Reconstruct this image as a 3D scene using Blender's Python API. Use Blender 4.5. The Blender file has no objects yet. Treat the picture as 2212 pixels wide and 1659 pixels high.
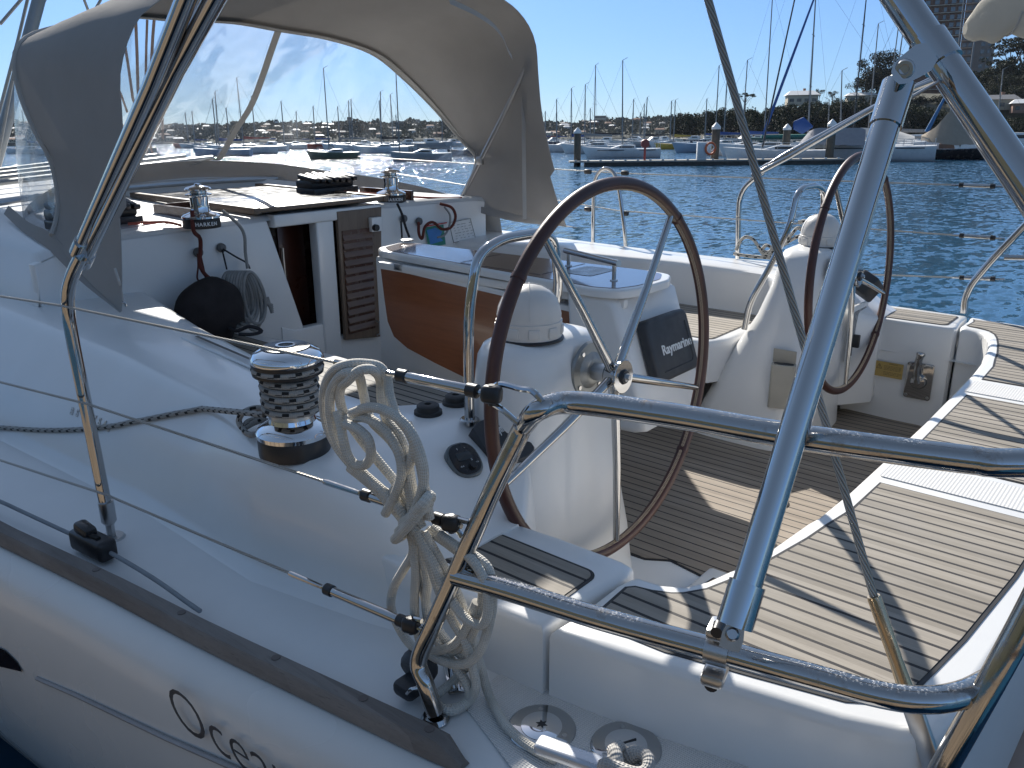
import bpy, bmesh, math, random
import numpy as np
from mathutils import Vector, Matrix, Euler, noise
random.seed(7)
R = math.radians; PI = math.pi
scn = bpy.context.scene
COL = scn.collection
# ------------------------------------------------------------------ camera geometry (photo measured at 2212 x 1659)
FPX, CX, CY, EYE = 1795., 1106., 829.5, 2.2
PIT, ROL, AZ, HEEL, TRIM = .2883, .01068, .8696, -.01448, .01875
_f = Vector((math.sin(AZ)*math.cos(PIT), math.cos(AZ)*math.cos(PIT), -math.sin(PIT)))
_r = Vector((math.cos(AZ), -math.sin(AZ), 0.)); _d = _f.cross(_r)
BR = (Matrix.Rotation(-HEEL, 3, 'Y').transposed() @ Matrix.Identity(3))
ch, sh, ct, st = math.cos(HEEL), math.sin(HEEL), math.cos(TRIM), math.sin(TRIM)
BR = Matrix(((ch, 0, sh), (0, 1, 0), (-sh, 0, ch))) @ Matrix(((1, 0, 0), (0, ct, -st), (0, st, ct)))
CAM = Vector((0, 0, EYE))
MB = Matrix.Translation(CAM) @ BR.to_4x4() @ Matrix.Translation(-CAM)   # boat frame -> world
MW = Matrix.Identity(4)
def ray(x, y, boat=True):
    du, dv = x-CX, y-CY; c, s = math.cos(ROL), math.sin(ROL)
    u = du*c-dv*s; v = du*s+dv*c
    d = _f + _r*(u/FPX) + _d*(v/FPX)
    return BR.transposed() @ d if boat else d
def U(x, y, X=None, Y=None, Z=None, d=None):          # survey: a sight line met with a known plane of the boat
    k = ray(x, y)
    t = X/k.x if X is not None else Y/k.y if Y is not None else (Z-EYE)/k.z if Z is not None else d
    return CAM + k*t
def WP(x, D, z=0.):                                    # world point at bearing x, ground distance D
    k = ray(x, 300, False); k.z = 0; k.normalize(); k = k*D
    return Vector((k.x, k.y, z))
def WZ(x, y, D):                                       # height at bearing x, sight y, ground distance D
    k = ray(x, y, False); h = math.hypot(k.x, k.y)
    return EYE + k.z/h*D
# ------------------------------------------------------------------ geometry collector
def catmull(pts, n=6, closed=False):
    P = [Vector(p) for p in pts]; out = []; m = len(P)
    if m < 3: return P
    rng = range(m) if closed else range(m-1)
    for i in rng:
        p1, p2 = P[i], P[(i+1) % m]
        p0 = P[i-1] if (closed or i > 0) else p1*2-p2
        p3 = P[(i+2) % m] if (closed or i+2 < m) else p2*2-p1
        for k in range(n):
            t = k/n; t2 = t*t; t3 = t2*t
            out.append(.5*((2*p1)+(p2-p0)*t+(2*p0-5*p1+4*p2-p3)*t2+(3*p1-p0-3*p2+p3)*t3))
    if not closed: out.append(P[-1])
    return out
def fillet(pts, r, n=5):
    P = [Vector(p) for p in pts]; out = [P[0]]
    for i in range(1, len(P)-1):
        a, b, c = P[i-1], P[i], P[i+1]
        u = (a-b); v = (c-b); rr = min(r, u.length*.45, v.length*.45)
        u = u.normalized()*rr; v = v.normalized()*rr
        for k in range(n+1):
            t = k/n; out.append((b+u)*(1-t)**2+b*2*t*(1-t)+(b+v)*t*t)
    out.append(P[-1]); return out
class G:
    def __init__(s): s.v = []; s.f = []; s.uv = {}
    def add(s, vs, fs, uvs=None):
        o = len(s.v); s.v += [Vector(p) for p in vs]
        for i, f in enumerate(fs):
            if uvs: s.uv[len(s.f)] = uvs[i]
            s.f.append([k+o for k in f])
        return s
    def tube(s, pts, r, seg=12, closed=False, caps=True):
        P = [Vector(p) for p in pts]; n = len(P)
        rad = r if isinstance(r, (list, tuple)) else [r]*n
        T = []
        for i in range(n):
            a = P[(i-1) % n] if (closed or i > 0) else P[i]
            b = P[(i+1) % n] if (closed or i < n-1) else P[i]
            t = (b-a); T.append(t.normalized() if t.length > 1e-9 else Vector((0, 0, 1)))
        nrm = T[0].orthogonal().normalized(); vs = []; N = []
        for i in range(n):
            nrm = (nrm-T[i]*nrm.dot(T[i]))
            nrm = nrm.normalized() if nrm.length > 1e-6 else T[i].orthogonal().normalized()
            N.append(nrm.copy())
        tw = 0
        if closed:
            e = N[-1]-T[0]*N[-1].dot(T[0]); e.normalize()
            tw = math.atan2(T[0].dot(e.cross(N[0])), e.dot(N[0]))
        L = [0.]
        for i in range(1, n+1): L.append(L[-1]+(P[i % n]-P[i-1]).length)
        for i in range(n):
            b = T[i].cross(N[i])
            for k in range(seg):
                a = 2*PI*k/seg+tw*i/n
                vs.append(P[i]+(N[i]*math.cos(a)+b*math.sin(a))*rad[i])
        fs = []; uvs = []
        for i in range(n if closed else n-1):
            j = (i+1) % n
            for k in range(seg):
                m = (k+1) % seg
                fs.append([i*seg+k, i*seg+m, j*seg+m, j*seg+k])
                uvs.append([(k/seg, L[i]), ((k+1)/seg, L[i]), ((k+1)/seg, L[i+1]), (k/seg, L[i+1])])
        if caps and not closed:
            fs.append(list(range(seg))[::-1]); uvs.append([(0, 0)]*seg)
            fs.append([(n-1)*seg+k for k in range(seg)]); uvs.append([(0, 0)]*seg)
        return s.add(vs, fs, uvs)
    def box(s, c, d, rot=None, bev=0., seg=2):
        bm = bmesh.new(); bmesh.ops.create_cube(bm, size=1)
        for v in bm.verts: v.co = Vector((v.co.x*d[0], v.co.y*d[1], v.co.z*d[2]))
        if bev: bmesh.ops.bevel(bm, geom=bm.edges[:], offset=bev, segments=seg, profile=.5, affect='EDGES', clamp_overlap=True)
        m = (rot.to_matrix() if isinstance(rot, Euler) else rot) if rot is not None else Matrix.Identity(3)
        s.bm(bm, Matrix.Translation(Vector(c)) @ m.to_4x4()); return s
    def bm(s, bm, M=None):
        if M is None: M = Matrix.Identity(4)
        bm.verts.index_update()
        s.add([M @ v.co for v in bm.verts], [[v.index for v in f.verts] for f in bm.faces]); bm.free(); return s
    def lathe(s, prof, M=None, seg=32, ang=2*PI):
        M = M or Matrix.Identity(4); vs = []; n = len(prof)
        for i in range(seg):
            a = ang*i/seg
            for (r, z) in prof: vs.append(M @ Vector((r*math.cos(a), r*math.sin(a), z)))
        fs = []
        for i in range(seg):
            j = (i+1) % seg
            for k in range(n-1):
                q = [i*n+k, j*n+k, j*n+k+1, i*n+k+1]
                if prof[k][0] < 1e-6: q = [i*n+k, j*n+k+1, i*n+k+1]
                elif prof[k+1][0] < 1e-6: q = [i*n+k, j*n+k, i*n+k+1]
                fs.append(q)
        return s.add(vs, fs)
    def prism(s, poly, z0, z1, M=None, bev=0., seg=3, both=False):
        bm = bmesh.new(); vs = [bm.verts.new((p[0], p[1], z0)) for p in poly]
        f = bm.faces.new(vs); f.normal_update()
        if f.normal.z > 0: f.normal_flip()
        r = bmesh.ops.extrude_face_region(bm, geom=[f])
        nv = [e for e in r['geom'] if isinstance(e, bmesh.types.BMVert)]
        for v in nv: v.co.z = z1
        bmesh.ops.recalc_face_normals(bm, faces=bm.faces[:])
        if bev:
            ed = [e for e in bm.edges if all(abs(v.co.z-z1) < 1e-6 for v in e.verts) or (both and all(abs(v.co.z-z0) < 1e-6 for v in e.verts))]
            bmesh.ops.bevel(bm, geom=ed, offset=bev, segments=seg, profile=.5, affect='EDGES', clamp_overlap=True)
        return s.bm(bm, M)
    def grid(s, rows, closed=False, flip=False):
        n = len(rows[0]); vs = [p for r in rows for p in r]; fs = []
        for i in range(len(rows)-1):
            for k in range(n if closed else n-1):
                m = (k+1) % n; q = [i*n+k, i*n+m, (i+1)*n+m, (i+1)*n+k]
                fs.append(q[::-1] if flip else q)
        return s.add(vs, fs)
    def sheet(s, rows, th, closed=False):
        """grid with thickness (along averaged normals)"""
        n = len(rows[0]); m = len(rows)
        def nm(i, k):
            a = rows[min(i+1, m-1)][k]-rows[max(i-1, 0)][k]; b = rows[i][min(k+1, n-1)]-rows[i][max(k-1, 0)]
            c = a.cross(b); return c.normalized() if c.length > 1e-9 else Vector((0, 0, 1))
        R2 = [[rows[i][k]+nm(i, k)*th for k in range(n)] for i in range(m)]
        s.grid(rows); s.grid(R2, flip=True)
        s.grid([rows[0], R2[0]]); s.grid([rows[-1], R2[-1]], flip=True)
        s.grid([[r[0] for r in rows], [r[0] for r in R2]], flip=True); s.grid([[r[-1] for r in rows], [r[-1] for r in R2]])
        return s
    def ico(s, c, r, sub=2, sc=(1, 1, 1)):
        bm = bmesh.new(); bmesh.ops.create_icosphere(bm, subdivisions=sub, radius=1)
        for v in bm.verts: v.co = Vector((v.co.x*r*sc[0]+c[0], v.co.y*r*sc[1]+c[1], v.co.z*r*sc[2]+c[2]))
        return s.bm(bm)
def bmcopy(g):
    h = G(); h.v = list(g.v); h.f = list(g.f); h.uv = dict(g.uv); return h
BASE = {}; FR = {}
def props(o, label=None, cat=None, group=None, kind=None):
    if label: o['label'] = label
    if cat: o['category'] = cat
    if group: o['group'] = group
    if kind: o['kind'] = kind
    return o
def thing(name, loc, label=None, cat=None, group=None, kind=None, fr=MB):
    o = bpy.data.objects.new(name, None); COL.objects.link(o); o.empty_display_size = .1
    o.matrix_world = fr @ Matrix.Translation(Vector(loc)); BASE[o.name] = Vector(loc); FR[o.name] = fr
    return props(o, label, cat, group, kind)
def top_depth(o):
    d = 0
    while o.parent: o = o.parent; d += 1
    return d
SPLIT = {'strut_sleeve', 'strut_fork', 'wood_plug', 'compass_grip', 'leather_cuff', 'screw', 'flange_screw', 'filler_screw', 'locking_collar', 'hatch_track', 'leaf_hinge', 'dock_cleat', 'cabin_window', 'clutch_lever', 'clamp_bolt', 'hull_stripe', 'boat_window', 'window'}
def subthing(name, loc, parent):
    o = bpy.data.objects.new(name, None); COL.objects.link(o); o.empty_display_size = .1
    o.parent = parent; o.location = Vector(loc)-BASE[parent.name]; BASE[o.name] = Vector(loc); return o
def put(name, g, *a, **k):
    if name in SPLIT:
        n = len(g.v); par = list(range(n))
        def find(i):
            while par[i] != i: par[i] = par[par[i]]; i = par[i]
            return i
        for f in g.f:
            r0 = find(f[0])
            for q in f[1:]: par[find(q)] = r0
        comps = {}
        for fi, f in enumerate(g.f): comps.setdefault(find(f[0]), []).append(fi)
        if len(comps) > 1:
            o = None
            for fl in comps.values():
                ids = sorted({i for fi in fl for i in g.f[fi]}); mp = {i: j for j, i in enumerate(ids)}
                h = G(); h.v = [g.v[i] for i in ids]
                for fi in fl:
                    if fi in g.uv: h.uv[len(h.f)] = g.uv[fi]
                    h.f.append([mp[i] for i in g.f[fi]])
                o = put1(name, h, *a, **k)
            return o
    return put1(name, g, *a, **k)
def put1(name, g, mat, parent=None, label=None, cat=None, group=None, kind=None, fr=MB, smooth=35, low=True):
    while parent is not None and top_depth(parent) >= 2: parent = parent.parent
    lo = [min(v[i] for v in g.v) for i in range(3)]; hi = [max(v[i] for v in g.v) for i in range(3)]
    c = Vector(((lo[0]+hi[0])/2, (lo[1]+hi[1])/2, lo[2]))
    me = bpy.data.meshes.new(name); me.from_pydata([v-c for v in g.v], [], g.f)
    if g.uv:
        ul = me.uv_layers.new(name='UVMap'); dat = np.zeros(len(me.loops)*2)
        for p in me.polygons:
            q = g.uv.get(p.index)
            if q:
                for k, li in enumerate(p.loop_indices): dat[2*li] = q[k][0]; dat[2*li+1] = q[k][1]
        ul.data.foreach_set('uv', dat)
    for m in (mat if isinstance(mat, (list, tuple)) else [mat]): me.materials.append(m)
    me.polygons.foreach_set('use_smooth', [smooth > 0]*len(me.polygons))
    if 0 < smooth < 180: me.set_sharp_from_angle(angle=R(smooth))
    me.update(); me.validate()
    o = bpy.data.objects.new(name, me); COL.objects.link(o)
    BASE[o.name] = c
    if parent is None: o.matrix_world = fr @ Matrix.Translation(c)
    else:
        o.parent = parent; o.location = c-BASE[parent.name]
    return props(o, label, cat, group, kind)
def clone(root, loc=None, rotz=None, scale=None, label=None, group=None):
    def rec(o, par):
        c = o.copy(); COL.objects.link(c); c.parent = par
        for h in [x for x in o.children]: rec(h, c)
        return c
    c = rec(root, root.parent)
    if loc is not None: c.location = loc
    if rotz is not None: c.rotation_euler = (0, 0, rotz)
    if scale is not None: c.scale = (scale,)*3 if isinstance(scale, (int, float)) else scale
    if label: c['label'] = label
    if group: c['group'] = group
    return c
def text(name, body, M, size, mat, parent, depth=.001, shear=0, fr=MB, bold=0.):
    cu = bpy.data.curves.new(name+'_c', 'FONT'); cu.body = body; cu.size = size; cu.extrude = depth
    cu.align_x = 'CENTER'; cu.align_y = 'CENTER'; cu.shear = shear; cu.offset = bold; cu.resolution_u = 4
    to = bpy.data.objects.new(name+'_c', cu); COL.objects.link(to)
    dg = bpy.context.evaluated_depsgraph_get(); me = bpy.data.meshes.new_from_object(to.evaluated_get(dg))
    g = G().add([M @ v.co for v in me.vertices], [list(p.vertices) for p in me.polygons])
    bpy.data.objects.remove(to); bpy.data.curves.remove(cu); bpy.data.meshes.remove(me)
    return put(name, g, mat, parent, fr=fr, smooth=0)
def frame(o, x, y):            # matrix with given local x and y axes
    x = Vector(x).normalized(); z = x.cross(Vector(y)).normalized(); y = z.cross(x)
    m = Matrix((x, y, z)).transposed().to_4x4(); m.translation = Vector(o); return m
# ------------------------------------------------------------------ materials
def newmat(name):
    m = bpy.data.materials.new(name); m.use_nodes = True; nt = m.node_tree; nt.nodes.clear()
    out = nt.nodes.new('ShaderNodeOutputMaterial'); b = nt.nodes.new('ShaderNodeBsdfPrincipled')
    nt.links.new(b.outputs[0], out.inputs[0]); return m, nt, b, out
def N(nt, t, **k):
    n = nt.nodes.new(t)
    for a, v in k.items():
        if a.startswith('i_'): n.inputs[a[2:].replace('_', ' ')].default_value = v
        elif a.startswith('n_'): n.inputs[int(a[2:])].default_value = v
        else: setattr(n, a, v)
    return n
def mth(nt, op, a, b=None, c=None):
    n = nt.nodes.new('ShaderNodeMath'); n.operation = op
    for i, q in enumerate((a, b, c)):
        if q is None: continue
        if isinstance(q, (int, float)): n.inputs[i].default_value = q
        else: nt.links.new(q, n.inputs[i])
    return n.outputs[0]
def mixc(nt, fac, a, b, bt='MIX'):
    n = nt.nodes.new('ShaderNodeMix'); n.data_type = 'RGBA'; n.blend_type = bt
    for s, q in ((n.inputs[0], fac), (n.inputs[6], a), (n.inputs[7], b)):
        if isinstance(q, (int, float)): s.default_value = q
        elif isinstance(q, (tuple, list)): s.default_value = (*q[:3], 1)
        else: nt.links.new(q, s)
    return n.outputs[2]
def rng(nt, v, a, b, c=0., d=1.):
    n = nt.nodes.new('ShaderNodeMapRange'); nt.links.new(v, n.inputs[0])
    for i, q in enumerate((a, b, c, d)): n.inputs[i+1].default_value = q
    return n.outputs[0]
def coords(nt, sc=(1, 1, 1), kind='Object'):
    t = nt.nodes.new('ShaderNodeTexCoord'); m = nt.nodes.new('ShaderNodeMapping'); m.inputs['Scale'].default_value = sc
    nt.links.new(t.outputs[kind], m.inputs[0]); return m.outputs[0]
def nz(nt, vec, scale, detail=4, rough=.5, out='Fac'):
    n = N(nt, 'ShaderNodeTexNoise'); n.inputs['Scale'].default_value = scale; n.inputs['Detail'].default_value = detail
    n.inputs['Roughness'].default_value = rough; nt.links.new(vec, n.inputs['Vector']); return n.outputs[out]
def bump(nt, b, h, st=.3, dist=.01):
    n = nt.nodes.new('ShaderNodeBump'); n.inputs['Strength'].default_value = st; n.inputs['Distance'].default_value = dist
    nt.links.new(h, n.inputs['Height']); nt.links.new(n.outputs[0], b.inputs['Normal']); return n
def plain(name, col, rough=.5, metal=0., var=.12, sc=6., bst=0., bsc=40., coat=0., spec=.5, rvar=.1):
    m, nt, b, o = newmat(name); v = coords(nt)
    f = nz(nt, v, sc, 5, .6)
    c1 = tuple(max(0, x*(1-var)) for x in col); c2 = tuple(min(1, x*(1+var)) for x in col)
    nt.links.new(mixc(nt, rng(nt, f, .3, .7), c1, c2), b.inputs['Base Color'])
    b.inputs['Metallic'].default_value = metal; b.inputs['Specular IOR Level'].default_value = spec
    nt.links.new(rng(nt, nz(nt, v, sc*3, 3), .3, .7, max(.02, rough-rvar), min(1, rough+rvar)), b.inputs['Roughness'])
    b.inputs['Coat Weight'].default_value = coat; b.inputs['Coat Roughness'].default_value = .08
    if bst: bump(nt, b, nz(nt, v, bsc, 4), bst, .004)
    return m
m_gel = plain('gelcoat', (.72, .715, .70), .3, var=.03, sc=3, coat=.2, rvar=.02)
# faint grime and scuffs on the mouldings
def gel_dirty(name, col, rough, bsc=0):
    m, nt, b, o = newmat(name); v = coords(nt)
    big = nz(nt, v, 2.2, 5, .6); sm = nz(nt, v, 38, 5, .7)
    c = mixc(nt, rng(nt, big, .35, .75), col, tuple(x*.93 for x in col))
    sp = mth(nt, 'MULTIPLY', rng(nt, sm, .72, .78), rng(nt, nz(nt, v, 3.1, 3), .5, .62)); c = mixc(nt, mth(nt, 'MULTIPLY', sp, .35), c, (.42, .40, .36))
    nt.links.new(c, b.inputs['Base Color'])
    nt.links.new(rng(nt, nz(nt, v, 4, 2), .3, .7, rough-.02, rough+.04), b.inputs['Roughness'])
    if bsc: bump(nt, b, nz(nt, v, bsc, 3), .12, .002)
    return m
m_deck = gel_dirty('deck_gelcoat', (.71, .71, .70), .4, 220)
m_hull = gel_dirty('hull_gelcoat', (.70, .67, .63), .25)
m_rib = None
def ribbed(name, col, ax=0, per=.006):
    m, nt, b, o = newmat(name); t = nt.nodes.new('ShaderNodeTexCoord'); s = nt.nodes.new('ShaderNodeSeparateXYZ')
    nt.links.new(t.outputs['Object'], s.inputs[0])
    w = mth(nt, 'SINE', mth(nt, 'MULTIPLY', s.outputs[ax], 2*PI/per))
    w2 = mth(nt, 'SINE', mth(nt, 'MULTIPLY', s.outputs[1-ax], 2*PI/(per*1.4)))
    h = mth(nt, 'ADD', w, mth(nt, 'MULTIPLY', w2, .5))
    nt.links.new(mixc(nt, rng(nt, h, -1.2, .2), tuple(x*.8 for x in col), col), b.inputs['Base Color'])
    b.inputs['Roughness'].default_value = .5; bump(nt, b, h, .5, .0012); return m
m_rib = ribbed('ribbed_gelcoat', (.72, .71, .69))
def teak(name, pitch=.041, seam=.0078, a=(.21, .185, .15), bcol=(.37, .33, .28), axis=0, seams=True, phase=0.):
    m, nt, b, o = newmat(name); t = nt.nodes.new('ShaderNodeTexCoord'); s = nt.nodes.new('ShaderNodeSeparateXYZ')
    nt.links.new(t.outputs['Object'], s.inputs[0])
    mp = nt.nodes.new('ShaderNodeMapping'); mp.inputs['Scale'].default_value = (1, .05, 1) if axis == 0 else (.05, 1, 1)
    nt.links.new(t.outputs['Object'], mp.inputs[0])
    g1 = nz(nt, mp.outputs[0], 260, 6, .65); g2 = nz(nt, mp.outputs[0], 60, 4, .6); g3 = nz(nt, t.outputs['Object'], 5, 4, .6)
    x = mth(nt, 'ADD', mth(nt, 'DIVIDE', s.outputs[axis], pitch), 40.5+phase)
    fr = mth(nt, 'FRACT', x); pl = mth(nt, 'FLOOR', x)
    wn = nt.nodes.new('ShaderNodeTexWhiteNoise'); wn.noise_dimensions = '1D'; nt.links.new(pl, wn.inputs['W'])
    tone = mth(nt, 'ADD', mth(nt, 'MULTIPLY', wn.outputs['Value'], .45), mth(nt, 'MULTIPLY', g1, .75))
    tone = mth(nt, 'ADD', tone, mth(nt, 'SUBTRACT', mth(nt, 'MULTIPLY', g2, .7), .45))
    c = mixc(nt, rng(nt, tone, .15, .95), a, bcol)
    c = mixc(nt, rng(nt, g1, .56, .72, 0, .6), c, tuple(q*.33 for q in a))
    c = mixc(nt, rng(nt, nz(nt, mp.outputs[0], 25, 3, .6), .5, .7, 0, .35), c, tuple(q*.62 for q in a))
    c = mixc(nt, rng(nt, g3, .5, .85, 0, .35), c, (.30, .29, .28))
    if seams:
        e = mth(nt, 'ABSOLUTE', mth(nt, 'SUBTRACT', fr, .5)); k = mth(nt, 'LESS_THAN', e, seam/pitch/2)
        c = mixc(nt, k, c, (.018, .016, .017))
        h = mth(nt, 'SUBTRACT', mth(nt, 'MULTIPLY', g1, .25), k)
    else: h = g1
    nt.links.new(c, b.inputs['Base Color']); b.inputs['Roughness'].default_value = .72
    bump(nt, b, h, .35, .0015); return m
m_teak = teak('weathered_teak'); m_teak_sole = teak('sole_teak', .047, .0062, (.22, .18, .14), (.36, .30, .235))
m_toe = teak('toe_rail_teak', a=(.13, .112, .10), bcol=(.235, .21, .19), seams=False)
m_caulk = plain('black_caulk', (.02, .019, .02), .6)
def steel(name, col=(.46, .455, .45), rough=.045, grime=.0, gsc=18.):
    m, nt, b, o = newmat(name); v = coords(nt); b.inputs['Metallic'].default_value = 1
    f = nz(nt, v, gsc, 6, .7); f2 = nz(nt, v, gsc*6, 4, .7)
    c = mixc(nt, rng(nt, f, .56, .72, 0, grime), col, (.20, .12, .06))
    nt.links.new(c, b.inputs['Base Color'])
    nt.links.new(mth(nt, 'ADD', rng(nt, f2, .35, .7, rough, rough+.05), rng(nt, f, .5, .72, 0, grime*.35)), b.inputs['Roughness'])
    if grime > .5:      # dried salt lying on the upper side of the rails
        ge = nt.nodes.new('ShaderNodeNewGeometry'); sx = nt.nodes.new('ShaderNodeSeparateXYZ'); nt.links.new(ge.outputs['Normal'], sx.inputs[0])
        k = mth(nt, 'MULTIPLY', rng(nt, sx.outputs[2], .72, .98), rng(nt, nz(nt, v, 240, 5, .7), .52, .60)); k = mth(nt, 'MULTIPLY', k, rng(nt, nz(nt, v, 14, 3), .42, .6))
        c = mixc(nt, mth(nt, 'MULTIPLY', k, .5), c, (.8, .8, .8)); nt.links.new(c, b.inputs['Base Color']); nt.links.new(mth(nt, 'SUBTRACT', 1., mth(nt, 'MULTIPLY', k, .8)), b.inputs['Metallic'])
    if grime: bump(nt, b, f2, .12*grime, .001)
    return m
m_steel = steel('stainless_steel'); m_steel2 = steel('stainless_steel_weathered', (.45, .44, .43), .05, .75, 22)
m_steelb = steel('brushed_steel', (.5, .5, .5), .28, .1); m_chrome = steel('winch_chrome', (.72, .72, .73), .05, .08)
m_alu = steel('grey_cast_alloy', (.30, .31, .31), .45, .2)
m_black = plain('black_plastic', (.018, .018, .02), .38, bst=.1)
m_rub = plain('black_rubber', (.022, .022, .022), .6, bst=.2)
m_dgrey = plain('dark_grey_cover', (.035, .037, .042), .5, bst=.15, bsc=300)
m_white = plain('white_plastic', (.72, .72, .71), .35, var=.03)
m_cdome = plain('compass_cover_plastic', (.62, .60, .57), .38, var=.05)
m_letter = plain('pale_lettering', (.68, .69, .69), .5, var=.02)
m_name = plain('grey_name_lettering', (.07, .068, .07), .4)
m_letm = plain('black_lettering', (.02, .02, .02), .5)
m_wood = plain('varnished_brown_wood', (.23, .075, .028), .18, var=.18, sc=5, coat=.7)
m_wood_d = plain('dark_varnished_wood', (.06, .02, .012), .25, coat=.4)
def grainwood(name, a, b2, rough, coat, sc=(1, 1, .08)):
    m, nt, b, o = newmat(name); v = coords(nt, sc)
    g = nz(nt, v, 90, 6, .6); g2 = nz(nt, v, 12, 4, .6)
    nt.links.new(mixc(nt, rng(nt, mth(nt, 'ADD', mth(nt, 'MULTIPLY', g, .6), mth(nt, 'MULTIPLY', g2, .5)), .35, .75), a, b2), b.inputs['Base Color'])
    b.inputs['Roughness'].default_value = rough; b.inputs['Coat Weight'].default_value = coat; b.inputs['Coat Roughness'].default_value = .06
    bump(nt, b, g, .08, .001); return m
m_leaf = grainwood('table_leaf_veneer', (.19, .062, .024), (.27, .095, .038), .32, .5, (1, .08, 1))
m_ttop = grainwood('table_top_veneer', (.075, .028, .014), (.13, .05, .022), .2, .9, (1, .08, 1))
m_door = grainwood('washboard_wood', (.085, .045, .028), (.16, .095, .06), .4, .25, (.1, 1, 1))
m_doorv = grainwood('washboard_frame_wood', (.12, .08, .055), (.19, .135, .095), .5, .1)
def leather():
    m, nt, b, o = newmat('brown_leather'); v = coords(nt)
    nt.links.new(mixc(nt, rng(nt, nz(nt, v, 7, 4), .3, .7), (.042, .014, .010), (.075, .024, .016)), b.inputs['Base Color'])
    b.inputs['Roughness'].default_value = .42; bump(nt, b, nz(nt, v, 300, 4), .25, .001); return m
m_lea = leather(); m_stitch = plain('stitching_thread', (.62, .50, .36), .8)
def canvas(name, col, tr=.25):
    m, nt, b, o = newmat(name); v = coords(nt)
    w = nz(nt, v, 3, 5, .6); f = nz(nt, v, 900, 2)
    c = mixc(nt, rng(nt, w, .3, .75), tuple(x*.88 for x in col), col)
    nt.links.new(c, b.inputs['Base Color']); b.inputs['Roughness'].default_value = .9; b.inputs['Specular IOR Level'].default_value = .15
    bb = bump(nt, b, mth(nt, 'ADD', mth(nt, 'MULTIPLY', f, .12), w), .35, .02)
    t = nt.nodes.new('ShaderNodeBsdfTranslucent'); nt.links.new(c, t.inputs[0]); mx = nt.nodes.new('ShaderNodeMixShader')
    mx.inputs[0].default_value = tr; nt.links.new(b.outputs[0], mx.inputs[1]); nt.links.new(t.outputs[0], mx.inputs[2]); nt.links.new(mx.outputs[0], o.inputs[0])
    return m
m_canvas = canvas('grey_beige_canvas', (.43, .41, .39), .27); m_canvas_l = canvas('pale_canvas_tape', (.55, .53, .50), .25)
m_bimini = canvas('cream_canvas', (.62, .58, .50), .3)
def vinyl():
    m, nt, b, o = newmat('clear_vinyl'); nt.nodes.remove(b); v = coords(nt)
    tr = nt.nodes.new('ShaderNodeBsdfTransparent'); tr.inputs[0].default_value = (.95, .96, .97, 1)
    gl = nt.nodes.new('ShaderNodeBsdfGlossy'); gl.inputs['Roughness'].default_value = .12
    di = nt.nodes.new('ShaderNodeBsdfTranslucent'); di.inputs[0].default_value = (.8, .85, .9, 1)
    ms = nt.nodes.new('ShaderNodeMapping'); ms.inputs['Scale'].default_value = (1.2, 1, .35); nt.links.new(v, ms.inputs[0])
    st = nz(nt, ms.outputs[0], 5, 4, .6)
    bp = nt.nodes.new('ShaderNodeBump'); bp.inputs['Strength'].default_value = .5; bp.inputs['Distance'].default_value = .05
    nt.links.new(nz(nt, v, 3.5, 2), bp.inputs['Height']); nt.links.new(bp.outputs[0], gl.inputs['Normal'])
    lw = nt.nodes.new('ShaderNodeLayerWeight'); lw.inputs[0].default_value = .25
    a = nt.nodes.new('ShaderNodeMixShader'); nt.links.new(mth(nt, 'ADD', mth(nt, 'MULTIPLY', lw.outputs['Fresnel'], .35), .02), a.inputs[0])
    nt.links.new(tr.outputs[0], a.inputs[1]); nt.links.new(gl.outputs[0], a.inputs[2])
    c = nt.nodes.new('ShaderNodeMixShader'); nt.links.new(rng(nt, st, .45, .8, .0, .03), c.inputs[0])
    nt.links.new(a.outputs[0], c.inputs[1]); nt.links.new(di.outputs[0], c.inputs[2]); nt.links.new(c.outputs[0], o.inputs[0]); return m
m_vinyl = vinyl()
def uvsep(nt):
    t = nt.nodes.new('ShaderNodeTexCoord'); s = nt.nodes.new('ShaderNodeSeparateXYZ'); nt.links.new(t.outputs['UV'], s.inputs[0]); return s.outputs[0], s.outputs[1]
def rope(name, col, r=.009, fleck=None, rough=.85):
    m, nt, b, o = newmat(name); u, v = uvsep(nt)
    pitch = r*1.1
    a = mth(nt, 'SINE', mth(nt, 'MULTIPLY', mth(nt, 'ADD', mth(nt, 'MULTIPLY', u, 8), mth(nt, 'DIVIDE', v, pitch)), 2*PI))
    c = mth(nt, 'SINE', mth(nt, 'MULTIPLY', mth(nt, 'SUBTRACT', mth(nt, 'MULTIPLY', u, 8), mth(nt, 'DIVIDE', v, pitch)), 2*PI))
    h = mth(nt, 'MULTIPLY', a, c)
    w = nz(nt, coords(nt), 25, 4)
    cc = mixc(nt, rng(nt, w, .3, .7), tuple(x*.82 for x in col), col)
    cc = mixc(nt, rng(nt, h, -1, -.1, .45, 0), cc, tuple(x*.45 for x in col))
    if fleck:
        p = mth(nt, 'FRACT', mth(nt, 'ADD', mth(nt, 'DIVIDE', v, r*5.5), mth(nt, 'MULTIPLY', mth(nt, 'FLOOR', mth(nt, 'MULTIPLY', u, 6)), .31)))
        k = mth(nt, 'MULTIPLY', mth(nt, 'LESS_THAN', p, .32), mth(nt, 'GREATER_THAN', mth(nt, 'FRACT', mth(nt, 'MULTIPLY', u, 3)), .35))
        cc = mixc(nt, k, cc, fleck)
    nt.links.new(cc, b.inputs['Base Color']); b.inputs['Roughness'].default_value = rough; bump(nt, b, h, .6, r*.18); return m
m_rope = rope('cream_braided_rope', (.66, .63, .565), .009)
m_ropef = rope('black_flecked_rope', (.40, .385, .36), .008, (.015, .015, .015))
m_ropeg = rope('grey_braided_rope', (.33, .325, .31), .006); m_roper = rope('red_brown_rope', (.14, .03, .02), .006)
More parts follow.
